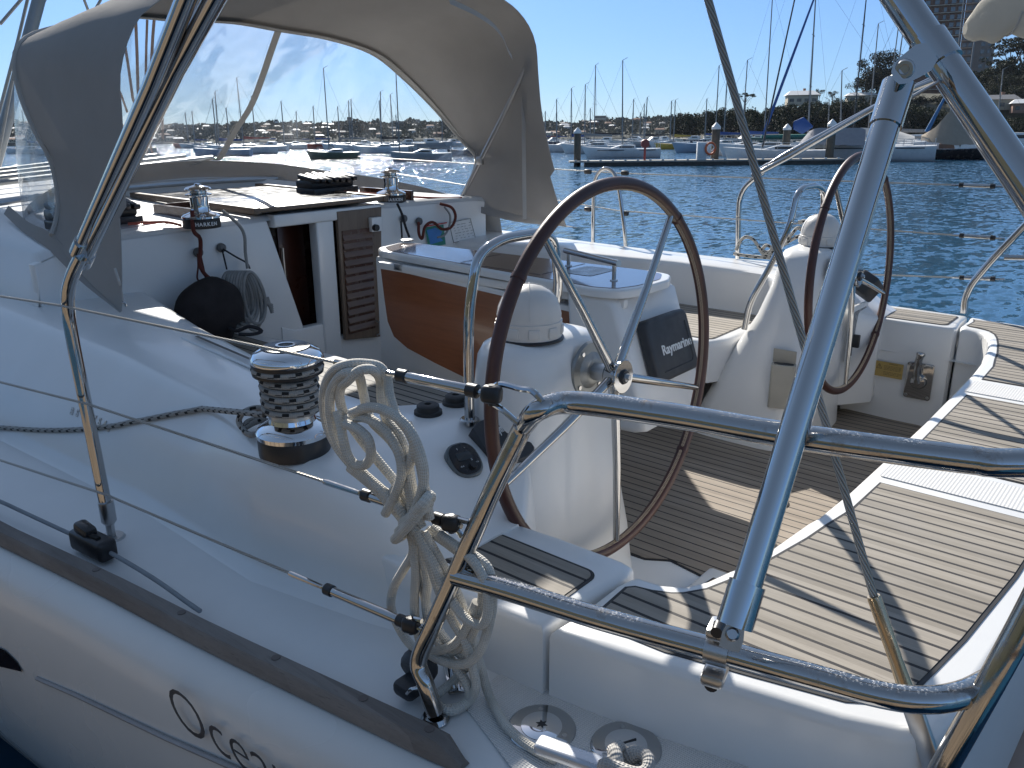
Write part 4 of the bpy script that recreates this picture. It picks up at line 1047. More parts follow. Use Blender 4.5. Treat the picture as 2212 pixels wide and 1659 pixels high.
# gate stanchion with hand rails running up to the bimini
def arm(sgn):
    X0 = .82
    px = [(236, 1128), (222, 1060), (207, 985), (190, 900), (172, 810), (158, 740), (148, 680), (147, 630), (158, 590), (176, 552)]
    P = [U(x, y, X=X0) for x, y in px]
    P[0].z = max(P[0].z, 1.2)
    a0 = U(200, 505, X=X0)
    t1 = [U(169, 545, X=X0), U(202, 470, X=.81), U(330, 180, X=.745), U(425, -60, X=.69)]
    t2 = [U(183, 560, X=X0+.02), U(222, 480, X=.815), U(380, 150, X=.765), U(500, -70, X=.71)]
    if sgn: P, t1, t2 = mirp(P), mirp(t1), mirp(t2)
    s = put('gate_stanchion', G().tube(catmull(P, 4), .0155, 16), m_steel, yacht, smooth=80)
    put('bimini_arm', G().tube(t1, .0150, 16), m_steel, s, smooth=80); put('bimini_arm', G().tube(t2, .0150, 16), m_steel, s, smooth=80)
    d = (t1[1]-t1[0]).normalized()
    put('arm_clamp', G().tube([t1[0], t1[0]+d*.05], .019, 16).tube([t2[0]-d*.02, t2[0]+d*.03], .019, 16).box((t1[0]+t2[0])/2, (.03, .03, .045), None, .006), m_steel, s)
    b = P[0].copy(); c = Vector((b.x, b.y, 1.15))
    put('stanchion_socket', G().tube([b+Vector((0, 0, .055)), b+Vector((0, 0, -.0)), Vector((b.x, b.y, 1.19))], [.019, .019, .012], 16).lathe([(0, .006), (.03, .006), (.034, 0)], Matrix.Translation(c), 24).tube([c, c+Vector((0, 0, .06))], .011, 10), m_steelb, s)
    return P
arm(0); arm(1)
# starboard side wires, hoop and aft rail
g = G(); hp = [U(x, y, X=4.42) for x, y in [(1281, 560), (1281, 502), (1282, 440), (1284, 395), (1294, 372), (1309, 364), (1324, 372), (1334, 395), (1343, 450), (1350, 508), (1353, 570)]]
put('gate_hoop', G().tube(catmull(hp, 4), .0125, 14), m_steel, yacht, smooth=80)
sr = [U(x, y, X=4.33) for x, y in [(2082, 676), (2085, 642), (2100, 612), (2142, 562), (2212, 490), (2330, 365)]]
put('pushpit_midrail', G().tube([U(x, y, X=4.33) for x, y in [(2170, 556), (2225, 557), (2330, 560)]], .0125, 12), m_steel, yacht)
put('pushpit', G().tube(catmull(fillet(sr, .05), 2), .0165, 14), m_steel, yacht, smooth=80)
for (ya, yb, ye, zz) in [(366, 385, 420, 0), (447, 478, 520, 0), (565, 600, 610, 0)]:
    P0, P1, P2 = U(1210 if ya < 400 else 1275, ya if ya < 400 else ya-2, X=4.45), U(1335, ya+8, X=4.45), U(2160, yb+18 if ya < 400 else (515 if ya < 500 else 603), X=4.42)
    w = put('lifeline', G().tube([P0+(P0-P1).normalized()*2.0, P0, P1, P2], .0035, 8), m_wires, yacht)
    d = (P2-P1).normalized(); g, g2 = turnbuckle(P2-d*.16, P2-d*.03); put('turnbuckle', g, m_steel, w); put('locking_collar', g2, m_black, w)
    for q in (U(1270, ya+5, X=4.43), U(1350, ya+8 if ya < 400 else ya+14, X=4.43)):
        if ya < 500: put('wire_shackle', G().box(q, (.03, .05, .03), bev=.01), m_black, w)
# large diagonal tubes: arch leg hinged to a strut clamped on the mid rail
H_ = U(1960, 150, d=1.10); foot = U(1560, 1402, Z=1.45)
S0 = U(1588, 1348, d=1.02); S1 = U(1938, 190, d=1.09)
strut = put('support_strut', G().tube([S0, S0.lerp(S1, .5), S1], .0182, 22), m_steel, yacht, smooth=80)
dd = (S1-S0).normalized()
put('strut_sleeve', G().tube([S0-dd*.002, S0+dd*.052], .0225, 22).tube([S1-dd*.055, S1+dd*.006], .0205, 22), m_steel, strut)
def pxplate(px, d, th, mat, par, nm, bev=0):
    fr_ = [U(x, y, d=d) for x, y in px]; k_ = ray(sum(p[0] for p in px)/len(px), sum(p[1] for p in px)/len(px)).normalized()
    bk = [p+k_*th for p in fr_]; n_ = len(fr_)
    g = G().add(fr_+bk, [list(range(n_))[::-1], [n_+i for i in range(n_)]]+[[i, (i+1) % n_, n_+(i+1) % n_, n_+i] for i in range(n_)])
    return put(nm, g, mat, par, smooth=30)
pxplate([(1571, 1346), (1609, 1352), (1606, 1385), (1597, 1410), (1580, 1408), (1553, 1395), (1560, 1365)], 1.012, .008, m_steelb, strut, 'strut_fork')
pxplate([(1578, 1348), (1606, 1352), (1604, 1385), (1590, 1405), (1562, 1398), (1568, 1365)], 1.035, .008, m_steelb, strut, 'strut_fork')
kk = (CAM-U(1582, 1368, d=1.01)).normalized()
put('fork_bolt', G().lathe([(0, .006), (.006, .006), (.0085, .003), (.009, -.002)], frame(U(1582, 1370, d=1.012), kk.orthogonal(), kk.cross(kk.orthogonal())), 16), m_steelb, strut)
put('strut_tip', G().tube([S1-dd*.002, S1+dd*.012, S1+dd*.022], [.0175, .014, .006], 16), m_steelb, strut)
side = (mid[4]-mid[3]).normalized()
fc = mid[3]
Mc_ = frame(fc, side, Vector((0, 0, 1)))
put('rail_clamp', G().tube([fc-side*.017, fc+side*.017], .0225, 22).box(Mc_ @ Vector((0, -.038, .004)), (.034, .02, .05), Mc_.to_3x3().to_euler(), .006).box(Mc_ @ Vector((0, .036, 0)), (.034, .018, .045), Mc_.to_3x3().to_euler(), .006), m_steelb, strut)
put('clamp_bolt', G().lathe([(0, .02), (.010, .02), (.011, .012), (.011, 0)], Mc_ @ Matrix.Translation((0, -.045, .006)), 12).lathe([(0, .02), (.009, .02), (.010, 0)], Mc_ @ Matrix.Translation((0, .045, .004)), 12), m_black, strut)
A0, A1 = U(1905, -60, d=1.16), U(2290, 510, d=1.03)
archl = put('arch_leg', G().tube([A0, A1], .0215, 24), m_steel, yacht, smooth=80)
ad = (A1-A0).normalized(); Hc = U(2010, 113, d=1.115)
Hc = A0+ad*((Hc-A0).dot(ad))
put('arch_sleeve', G().tube([Hc-ad*.022, Hc+ad*.022], .0252, 24), m_steel, archl)
lug = [U(x, y, d=1.06) for x, y in [(1942, 182), (1930, 172), (1925, 155), (1930, 138), (1944, 124), (1978, 96), (2000, 92), (2026, 128), (2012, 152), (1990, 165), (1960, 180)]]
back = [p+(p-CAM).normalized()*.02 for p in lug]; n_ = len(lug)
g = G().add(lug+back, [list(range(n_))[::-1], [n_+i for i in range(n_)]]+[[i, (i+1) % n_, n_+(i+1) % n_, n_+i] for i in range(n_)])
put('hinge_lug', g, m_steel, archl, smooth=30)
Hm = frame(U(1955, 150, d=1.092), _r, _d); Hm = BR.transposed().to_4x4() @ Matrix.Identity(4)
zc_ = (CAM-U(1953, 150, d=1.06)).normalized(); Hm = frame(U(1953, 150, d=1.06), zc_.orthogonal(), zc_.cross(zc_.orthogonal()))
put('hinge_bolt', G().lathe([(0, .002), (.0055, .002), (.0065, .0045), (.0105, .0045), (.0125, .001), (.013, -.002)], Hm, 20), m_steelb, archl)
put('tie_wire', G().tube([Hc+ad*.035+(S1-Hc).normalized()*.026, S1-dd*.03+(Hc-S1).normalized()*.0], .0025, 6), m_steelb, archl)
# backstay
K0 = Vector((1.20, .20, 1.3)); kd = Vector((1.45, 6.8, 19)).normalized()
q0, q1, q2 = U(1956, 1485, d=1.27), U(1887, 1287, d=1.265), U(1530, 0, d=1.24)
bs = put('backstay', G().tube([q1-(q2-q1).normalized()*.01, q1.lerp(q2, .5), q2, q2+(q2-q1)*1.5], .0062, 14), m_wire, yacht, smooth=80)
put('backstay_swage', G().tube([q1, q1+(q0-q1)*.03, q1.lerp(q0, .7), q0], [.0095, .0105, .0105, .012], 16), steel('bronzed_steel', (.46, .36, .24), .22, .5), bs)
dn_ = (q0-q1).normalized()
put('backstay_toggle', G().tube([q0, q0+dn_*.03], .011, 12).box(q0+dn_*.09, (.014, .03, .15), dn_.to_track_quat('Z', 'Y').to_matrix(), .004), m_steelb, bs)
# bimini rolled canvas at the top right (mirror of the one above the port quarter)
q = [U(x, y, X=4.30) for x, y in [(2120, 50), (2150, 30), (2200, 20), (2260, 15)]]
g = G(); c0 = U(2165, 20, X=4.28); rows = []
bx = [U(2085, 60, X=4.22), U(2118, 40, X=4.2), U(2160, 18, X=4.17), U(2210, 0, X=4.14), U(2300, -30, X=4.1)]
rr_ = [.015, .055, .085, .10, .11]
for i, (c, r_) in enumerate(zip(catmull(bx, 5), [lerp([(0, .02), (.1, .045), (.3, .08), (.6, .095), (1, .11)], k/20) for k in range(21)])):
    row = []
    for k in range(28):
        a = 2*PI*k/28; nn_ = noise.noise(Vector((i*.25, math.cos(a)*1.3, math.sin(a)*1.3)))
        rr2 = r_*(1+.25*nn_)*(1.0+.35*max(0, -math.sin(a))); row.append(c+Vector((.55*math.cos(a)*rr2, .55*math.cos(a)*rr2, math.sin(a)*rr2)))
    rows.append(row)
g.grid(rows, closed=True); g.add([p.copy() for p in rows[0]], [list(range(28))])
bim = put('rolled_bimini', g, m_bimini, yacht, smooth=70)
put('bimini_strap', G().tube([c+Vector((.55*math.cos(a)*.10, .55*math.cos(a)*.10, math.sin(a)*.12)) for c in [catmull(bx, 5)[13]] for a in [PI*(-.9+.1*k) for k in range(19)]], .006, 6), m_canvas_l, bim)
# shrouds and foredeck rigging seen beyond the sprayhood
put('shroud', G().tube([U(x, y, Y=6.6) for x, y in [(108, -60), (84, 0), (3, 302), (-40, 460)]], .042, 12), m_alu, yacht)
for px_, r_ in (([(64, -20), (38, 90), (0, 236), (-20, 310)], .0045), ([(50, -6), (0, 52)], .0045), ([(35, 130), (3, 300), (-12, 380)], .0045), ([(178, -10), (192, 26), (200, 45)], .004), ([(222, -8), (203, 25), (196, 40)], .004)):
    put('shroud_wire', G().tube([U(x, y, Y=6.2) for x, y in px_], r_*2.3, 6), m_wires, yacht)
for px_, r_ in (([(262, 50), (276, 135), (287, 213), (330, 330)], .010), ([(293, 40), (296, 115), (298, 190), (306, 330)], .011), ([(318, 43), (316, 100), (315, 160), (318, 330)], .009), ([(333, 43), (330, 80), (328, 120), (322, 250)], .011), ([(345, 183), (350, 225), (352, 300)], .010), ([(247, 172), (262, 205), (275, 243)], .008)):
    put('foredeck_line', G().tube([U(x, y, Y=6.3) for x, y in px_], r_, 6), plain('tan_line', (.30, .20, .15), .8), yacht)
# unseen boom and sail bag, swung and cut short to shade the port coaming
bmz = 3.08
boom = put('boom', G().tube([(XC+.38, 4.0, bmz), (XC, 9.2, bmz+.12)], .075, 14), m_alu, yacht)
rows = []
for k in range(24):
    y = 4.1+5.0*k/23; h_ = .30+.06*math.sin(k*1.7)+.15*k/23; w_ = .17+.02*math.sin(k*2.3)
    rows.append([Vector((XC+.42*(9.2-y)/5.9+1.5*w_*math.cos(a)*(1-.35*max(0, math.sin(a))), y, bmz+.10+h_*.5+h_*.62*math.sin(a))) for a in [2*PI*j/16 for j in range(16)]])
g = G().grid(rows, closed=True, flip=True); g.add([p.copy() for p in rows[0]], [list(range(16))]); put('shading_sail_bag', g, m_canvas, boom, smooth=70)
# primary winch on the port coaming
wc = U(637, 963, Z=1.462); wc.z = 1.458
T_ = Matrix.Translation(wc)
rs = 1.0
pw = put('primary_winch', G().lathe([(0, -.01), (.083, -.01), (.084, .028), (.082, .034), (0, .034)], T_, 48), m_black, yacht)
put('winch_skirt', G().lathe([(.081, .033), (.085, .036), (.086, .046), (.080, .056), (.064, .064), (.055, .07), (.052, .08)], T_, 48), m_chrome, pw)
put('winch_drum', G().lathe([(.052, .078), (.050, .09), (.052, .15), (.058, .175), (.06, .18)], T_, 48), m_steelb, pw)
put('tailing_jaw', G().lathe([(.06, .178), (.080, .186), (.081, .192), (.062, .197)], T_, 48).lathe([(.062, .2), (.081, .206), (.082, .214)], T_, 48), m_black, pw)
put('winch_crown', G().lathe([(.081, .213), (.083, .217), (.082, .224), (.074, .236), (.056, .245), (.052, .246)], T_, 48), m_chrome, pw)
put('winch_lid', G().lathe([(.056, .2445), (.054, .248), (.022, .250), (.021, .247)], T_, 48), m_black, pw)
put('handle_socket', G().lathe([(.023, .249), (.023, .252), (.017, .252), (.0165, .246), (.0, .244)], T_, 32), m_steel, pw)
# hull identity letters on the coaming side
for (x, y, chh) in [(156, 889, 'B'), (168, 893, 'S'), (205, 906, '7'), (216, 912, 'S'), (227, 918, '4'), (237, 926, '9')]:
    p, n_ = SURF(x, y, .001)
    Mt = frame(p, Vector((0, -1, 0)), n_.cross(Vector((0, -1, 0)))); text('steel_digit', chh, Mt, .034, m_steelb, coam, .002, bold=.0008)
# fairlead block, sheet along the toe rail
fb = U(196, 1172, Z=1.19)
ra = math.atan2(.12, 1)
fl_ = put('fairlead_block', G().box(fb+Vector((.005, 0, -.005)), (.05, .145, .055), Euler((0, 0, .1)), .012, 3).box(fb+Vector((.0, .02, .03)), (.035, .06, .03), Euler((.2, 0, .1)), .01), m_black, yacht)
put('fairlead_slot', G().box(fb+Vector((.0, -.02, .024)), (.012, .05, .008), Euler((0, 0, .1))), plain('slot_black', (.004, .004, .004), .8), fl_)
# deck fillers
for i, (x, y) in enumerate([(1170, 1572), (1352, 1612)]):
    c = U(x, y, Z=1.155); Tm = Matrix.Translation(c) @ Matrix.Rotation(.3, 4, 'Z')
    f = put('deck_filler', G().lathe([(0, .004), (.056, .004), (.060, .002), (.062, -.001)], Tm, 48), m_steel, yacht)
    put('filler_cap', G().lathe([(0, .0085), (.015, .0082), (.030, .0068), (.037, .005), (.038, .003)], Tm, 40), m_chrome, f)
    g = G()
    for k in range(3): a = 2*PI*k/3+.4; g.lathe([(0, .0044), (.0045, .0042), (.005, .003)], Tm @ Matrix.Translation((.046*math.cos(a), .046*math.sin(a), 0)), 12)
    put('filler_screw', g, m_steelb, f)
    if i == 0:
        st_ = [((.011 if k % 2 else .0055)*math.cos(PI*k/6), (.011 if k % 2 else .0055)*math.sin(PI*k/6)) for k in range(12)]
        put('key_socket', G().prism(st_, .0080, .0090, Tm), m_letm, f, smooth=0)
        text('filler_text', 'DIESEL', Tm @ Matrix.Translation((.0, .042, .0034)), .011, m_letm, f, .0002)
    else:
        put('key_slot', G().tube([Tm @ Vector((-.012, .012, .0086)), Tm @ Vector((.014, -.014, .0086))], .002, 6), m_letm, f)
        text('filler_text', 'WASTE', Tm @ Matrix.Translation((.0, .042, .0034)), .011, m_letm, f, .0002)
# nonskid patches round the fillers
nsp = [U(x, y, Z=1.1535) for x, y in [(1000, 1520), (1080, 1455), (1500, 1560), (1640, 1640), (1560, 1700), (1130, 1690)]]
put('nonskid_patch', G().prism([(p.x, p.y) for p in nsp], 1.151, 1.1535), ribbed('nonskid', (.68, .67, .65), 0, .0045), yacht, smooth=0)
# ratchet block and shackle at the foot of the pushpit
bc = U(905, 1470, Z=1.2)
blk = put('turning_block', G().lathe([(0, .02), (.03, .02), (.036, .012), (.038, 0), (.036, -.012), (.03, -.02), (0, -.02)], Matrix.Translation(bc+Vector((.03, .03, 0))) @ Matrix.Rotation(1.2, 4, 'Y'), 28).box(bc+Vector((-.005, .02, -.02)), (.05, .05, .03), bev=.01), m_dgrey, yacht)
0 or put('block_shackle', G().tube(catmull([bc+Vector((-.03, 0, -.01)), bc+Vector((-.035, -.02, .012)), bc+Vector((-.01, -.035, .008)), bc+Vector((.0, -.03, -.02))], 4), .004, 8), m_steel, blk)
pt_ = U(990, 1490, Z=1.16)
put('pad_eye', G().box(pt_+Vector((.02, .03, .004)), (.10, .035, .008), Euler((0, 0, .9)), .003).tube([pt_+Vector((-.01, .0, .01)), pt_+Vector((.0, .015, .035)), pt_+Vector((.04, .06, .035)), pt_+Vector((.05, .07, .01))], .008, 10), m_steel, yacht)
# mooring cleat at the bottom edge
c1, c2 = U(1165, 1608, Z=1.215), U(1420, 1700, Z=1.215)
cd = (c2-c1); g = G()
ca = cd.normalized(); Mcl = frame(c1.lerp(c2, .5), ca, Vector((0, 0, 1)).cross(ca))
g.box(c1.lerp(c2, .5), (cd.length*1.05, .034, .022), Mcl.to_3x3().to_euler(), .008, 3)
for t in (.35, .65): g.box(c1.lerp(c2, t)+Vector((0, 0, -.035)), (.03, .03, .06), Mcl.to_3x3().to_euler(), .006)
put('mooring_cleat', g, m_alu if 0 else plain('worn_anodised_alloy', (.52, .54, .58), .35, .6, coat=.2), yacht)
# swim platform behind the bench
pf = [U(x, y, Z=.75) for x, y in [(2040, 1760), (2330, 1330), (2600, 1500), (2300, 1900)]]
plat = put('swim_platform', G().prism([(p.x, p.y) for p in pf], .69, .75, bev=.01), plain('beige_platform', (.50, .38, .31), .5), yacht)
pf = [U(x, y, Z=.752) for x, y in [(2068, 1640), (2085, 1590), (2130, 1562), (2250, 1530), (2400, 1700), (2200, 1800)]]
put('platform_pad', G().prism([(p.x, p.y) for p in pf], .748, .756, bev=.002), plain('beige_pad', (.44, .33, .27), .7), plat)
# ================================================================== ROPES AND LOOSE THINGS ON THE YACHT
def RU(x, y, X, zmin=None):
    p = U(x, y, X=X)
    if zmin is not None and p.z < zmin: p = U(x, y, Z=zmin)
    return p
def strand(g, pts, r, X0=.87, seg=9, zmin=1.164, X1=None, sub=5, closed=False):
    n = len(pts); P = []
    for i, p in enumerate(pts):
        Xv = p[2] if len(p) > 2 else X0+((X1-X0)*i/(n-1) if X1 else 0)
        P.append(RU(p[0], p[1], Xv, zmin))
    g.tube(catmull(P, sub, closed), r, seg, closed=closed)
RR = .0088
g = G()
S = strand
S(g, [(905, 1145, .90), (862, 1085, .89), (790, 1035, .885), (738, 980, .88), (710, 930, .875), (699, 880, .87), (703, 832, .86), (722, 800, .855), (755, 787, .86), (790, 786, .88), (820, 793, .90), (836, 818, .91), (842, 855, .90), (858, 900, .89), (885, 935, .88), (905, 990, .88), (917, 1050, .885), (928, 1120, .89)], RR)
S(g, [(898, 1150, .885), (845, 1078, .875), (780, 1018, .87), (733, 962, .862), (715, 905, .86), (714, 852, .855), (730, 818, .85), (755, 805, .85), (775, 812, .87), (785, 850, .905), (800, 905, .90), (845, 952, .89), (872, 1000, .885), (884, 1060, .885), (893, 1130, .89)], RR)
S(g, [(912, 1140, .90), (868, 1060, .895), (812, 990, .89), (762, 925, .885), (738, 880, .87), (735, 840, .86), (752, 822, .85), (778, 800, .855), (806, 800, .88), (822, 822, .91), (824, 860, .905), (835, 905, .895), (862, 942, .89), (880, 990, .885), (890, 1050, .885), (905, 1130, .89)], RR)
S(g, [(760, 892, .86), (800, 880, .862), (845, 893, .865), (884, 928, .87), (908, 980, .87), (916, 1030, .87), (905, 1080, .875), (880, 1135, .875)], RR)
S(g, [(748, 905, .868), (790, 903, .866), (830, 928, .87), (860, 975, .87), (868, 1020, .87), (855, 1065, .87), (832, 1110, .87)], RR)
S(g, [(746, 915, .85), (775, 928, .85), (796, 950, .85), (801, 982, .855), (790, 1003, .86), (766, 1003, .855), (750, 980, .85), (741, 945, .85), (735, 915, .855), (728, 890, .86)], RR)
S(g, [(755, 1010, .90), (810, 1055, .90), (860, 1110, .895), (900, 1165, .895)], RR)
S(g, [(835, 1085, .885), (858, 1048, .88), (882, 1010, .88), (895, 960, .885), (880, 915, .89)], RR)
# wraps of the hank
for k in range(3):
    o = k*17
    S(g, [(853+o*.5, 1165-o, .872), (868+o*.6, 1150-o, .85), (895+o*.5, 1120-o*.9, .848), (915+o*.35, 1098-o*.8, .868), (920+o*.3, 1105-o*.8, .90), (895+o*.4, 1135-o, .912), (868+o*.4, 1158-o, .905)], RR, closed=True)
# lower loops
S(g, [(885, 1140), (893, 1190), (872, 1230), (850, 1270), (845, 1310), (860, 1352), (888, 1393), (925, 1407), (960, 1402), (988, 1386), (1010, 1350), (1030, 1300)], RR, .905, X1=.92)
S(g, [(888, 1145), (894, 1180), (898, 1240), (895, 1306), (900, 1355), (915, 1400), (950, 1425), (1000, 1435), (1035, 1410), (1052, 1366), (1063, 1310), (1062, 1260), (1052, 1225), (1020, 1198), (984, 1180), (935, 1140)], RR, .9, X1=.93)
S(g, [(900, 1150), (912, 1200), (924, 1250), (920, 1300), (928, 1350), (955, 1400), (985, 1440), (1010, 1480), (1012, 1510), (985, 1530), (950, 1528), (935, 1512)], RR, .91, X1=.94)
S(g, [(905, 1150), (925, 1205), (950, 1280), (977, 1339), (1004, 1385), (1020, 1440), (1028, 1483), (1010, 1518), (975, 1536), (944, 1520), (940, 1495)], RR, .90, X1=.95)
S(g, [(915, 1150), (945, 1200), (975, 1255), (1000, 1310), (1020, 1370), (1030, 1430), (1026, 1470)], RR, .905, X1=.95)
S(g, [(925, 1145), (975, 1180), (1018, 1215), (1042, 1256), (1040, 1306), (1030, 1346), (1010, 1385), (975, 1408), (935, 1415)], RR, .925, X1=.93)
S(g, [(898, 1150), (935, 1215), (960, 1270), (1000, 1330), (1040, 1350), (1055, 1310), (1045, 1250), (1010, 1200), (950, 1155)], RR, .895, X1=.91)
S(g, [(893, 1165), (905, 1220), (918, 1290), (944, 1355), (985, 1405), (1015, 1425)], RR, .915, X1=.94)
S(g, [(945, 1500), (975, 1475), (1003, 1445), (1012, 1425)], RR, .94)
# tail to the cleat
S(g, [(1000, 1375, .93), (1022, 1400, .94), (1037, 1435, .95), (1047, 1473, .96), (1058, 1505, .97), (1073, 1535, .98), (1097, 1572, .99), (1130, 1602, 1.0), (1160, 1622, 1.01), (1200, 1640, 1.01)], RR)
put('coiled_rope', g, m_rope, None, 'cream braided rope coiled and hanked over the port lifeline by the pushpit', 'rope', smooth=80)
# jib sheet from the left to the primary winch, turns on the drum
g = G()
jp = [(p.x, p.y) for p in catmull([(a, b, 0) for a, b in [(-60, 918), (0, 924), (90, 930), (170, 929), (240, 922), (300, 912), (380, 896), (440, 886)]], 3)]
P = [SURF(x, y, .008)[0] for x, y in jp]
wr = .061; turns = 5
a0 = PI*.80
for k in range(int(turns*24)):
    a = a0-2*PI*k/24; z = .088+.017*(k/24)*1.02
    P.append(wc+Vector((math.cos(a)*wr, math.sin(a)*wr, z)))
for k in range(1, 26):
    a = a0-2*PI*(k/24); P.append(wc+Vector((math.cos(a)*(.061+.014*min(1, k/6)), math.sin(a)*(.061+.014*min(1, k/6)), .176+.022*min(1, k/6))))
n1 = catmull(P[:len(jp)], 2)
g.tube(n1+P[len(jp):], .0078, 10)
put('jib_sheet', g, m_ropef, None, 'grey rope with black flecks wound round the big chrome winch and led forward', 'rope', smooth=80)
g = G()
S(g, [(590, 900, 1.10), (565, 882, 1.08), (540, 884, 1.06), (522, 895, 1.05), (516, 910, 1.045), (525, 925, 1.05), (545, 915, 1.06), (570, 905, 1.09)], .0075, zmin=1.47)
S(g, [(590, 915, 1.10), (560, 905, 1.08), (535, 912, 1.06), (527, 928, 1.055), (540, 939, 1.06), (560, 935, 1.09), (580, 920, 1.11)], .0075, zmin=1.47)
put('sheet_tail', g, m_ropef, None, 'small coil of black flecked rope beside the big chrome winch', 'rope', smooth=80)
# line along the toe rail
g = G(); S(g, [(-60, 1060), (0, 1083), (50, 1106), (143, 1149), (196, 1172), (240, 1195), (300, 1230), (350, 1262), (400, 1298), (432, 1320)], .0055, .76, zmin=1.18)
put('control_line', g, rope('grey_thin_line', (.30, .32, .34), .0055), None, 'thin grey line led through the black fairlead along the port toe rail', 'rope', smooth=80)
# knot on the cleat
g = G(); kc = U(1352, 1672, Z=1.225)
rnd = random.Random(11)
for k in range(5):
    a = k*1.3; pts = []
    for j in range(14):
        t = 2*PI*j/14; v = Vector((math.cos(t)*.036, math.sin(t)*.022, math.sin(2*t)*.010)); v.rotate(Euler((.5*math.sin(a), .6*math.cos(a*2), a))); pts.append(kc+v+Vector((0, 0, .004*k)))
    g.tube(catmull(pts, 3, True), .0105, 9, closed=True)
S(g, [(1330, 1640, 1.05), (1350, 1670, 1.05), (1360, 1720, 1.05)], .0105)
put('mooring_line', g, rope('grey_white_rope', (.50, .48, .45), .011), None, 'thick pale mooring line knotted round the cleat by the filler caps', 'rope', smooth=80)
# dark round rope bag hung in the cockpit
bc_ = U(436, 668, Y=3.40)
g = G(); bm = bmesh.new(); bmesh.ops.create_icosphere(bm, subdivisions=4, radius=1)
for v in bm.verts:
    n_ = noise.noise(v.co*1.5)*.08; v.co = Vector((v.co.x*.165*(1+n_), v.co.y*.10, v.co.z*.165*(1+n_)))
    if v.co.x > .08 and v.co.z < -.02: v.co.x -= (v.co.x-.08)*.7
g.bm(bm, Matrix.Translation(bc_+Vector((.02, -.04, -.02))) @ Matrix.Rotation(.35, 4, 'Y'))
put('rope_bag', g, plain('black_mesh_bag', (.018, .013, .013), .85, bst=.3, bsc=200), None, 'black round rope bag hanging on the bulkhead left of the companionway', 'rope bag', smooth=80)
g = G()
def fy(pts, r, g=None, Y=3.46, **k):
    gg = g or G(); P = [U(p[0], p[1], Y=(p[2] if len(p) > 2 else Y)) for p in pts]; gg.tube(catmull(P, 5), r, 8); return gg
fy([(427, 548), (428, 575), (426, 600), (432, 610)], .004, g, Y=3.46); fy([(433, 550), (440, 580), (445, 605)], .004, g)
fy([(415, 455, 3.40), (418, 498, 3.38), (432, 515, 3.44), (433, 545, 3.44), (431, 570, 3.44), (445, 595, 3.43), (470, 610, 3.42)], .009, g)
put('bag_lanyard', g, m_roper, None, 'dark red-brown line running down the bulkhead to the black rope bag', 'rope', smooth=80)
g = G()
fy([(480, 540), (486, 565), (490, 582)], .004, g); fy([(482, 538), (510, 555), (533, 568), (540, 580)], .004, g)
put('bungee_cord', g, m_ropek, None, 'black bungee cord holding the grey rope coil on the bulkhead', 'bungee', smooth=80)
g = G(); rnd = random.Random(2)
for k in range(9):
    x0 = 497+k*5.5; w = 22+rnd.random()*8; h = 95+rnd.random()*30
    pts = []
    for j in range(16):
        t = 2*PI*j/16; xx_ = x0+w*.75*math.sin(t)+(10+6*k/2)*(1-math.cos(t))*.25; yy_ = 588+h*.5*(1-math.cos(t)) + 3*math.sin(2*t)
        pts.append(U(xx_, yy_, Y=3.42-.008*k+.012*math.cos(3*t)))
    g.tube(catmull(pts, 3, True), .0085, 8, closed=True)
fy([(480, 395+60, 3.5), (515, 485, 3.44), (528, 510, 3.44), (530, 545, 3.44), (535, 580, 3.42)], .0075, g)
for k in range(5): fy([(565+k*3, 650-k*2, 3.38), (588, 660+k*4, 3.37)], .0085, g)
put('halyard_coil', g, m_ropeg, None, 'grey rope coil hanging between the black rope bag and the companionway', 'rope', smooth=80)
g = G(); fy([(490, 705, 3.3), (510, 715, 3.2), (540, 705, 3.15), (565, 715, 3.12), (545, 722, 3.12), (515, 722, 3.15)], .008, g)
put('line_end', g, m_ropek, None, 'black rope end lying on the port cockpit seat below the rope coil', 'rope', smooth=80)
g = G(); fy([(858, 440, 3.44), (868, 462, 3.44), (876, 490, 3.44), (884, 512, 3.44)], .007, g); fy([(866, 478, 3.45), (868, 505, 3.45), (868, 514, 3.45)], .005, g)
put('winch_line', g, m_ropek, None, 'black rope dropping from the starboard cabin winch down the bulkhead', 'rope', smooth=80)
g = G(); fy([(904, 480, 3.45), (905, 505, 3.43), (912, 515, 3.43), (918, 490, 3.43), (935, 480, 3.42), (955, 495, 3.41), (975, 490, 3.41), (984, 468, 3.42), (975, 448, 3.44), (950, 440, 3.48)], .0085, g)
put('reefing_line', g, m_roper, None, 'dark red line looped over the chart placard right of the washboard', 'rope', smooth=80)
g = G(); fy([(960, 447, 3.46), (972, 465, 3.42), (970, 490, 3.41), (960, 508, 3.41), (945, 513, 3.42)], .006, g)
put('furling_line', g, m_ropeg, None, 'grey line hanging in front of the chart placard beside the red loop', 'rope', smooth=80)
g = G(); P = [Vector((3.08, 3.9, 1.80)), Vector((3.35, 3.62, 1.765)), Vector((3.6, 3.55, 1.74)), Vector((3.72, 3.52, 1.735))]; g.tube(catmull(P, 6), .006, 8)
g.tube(catmull([Vector((1.72, 3.62, 1.765)), Vector((1.85, 3.56, 1.765)), Vector((1.9, 3.5, 1.75))], 6), .006, 8)
put('roof_line', g, m_roped, None, 'pale red control lines lying on the coachroof beside the winches', 'rope', smooth=80)
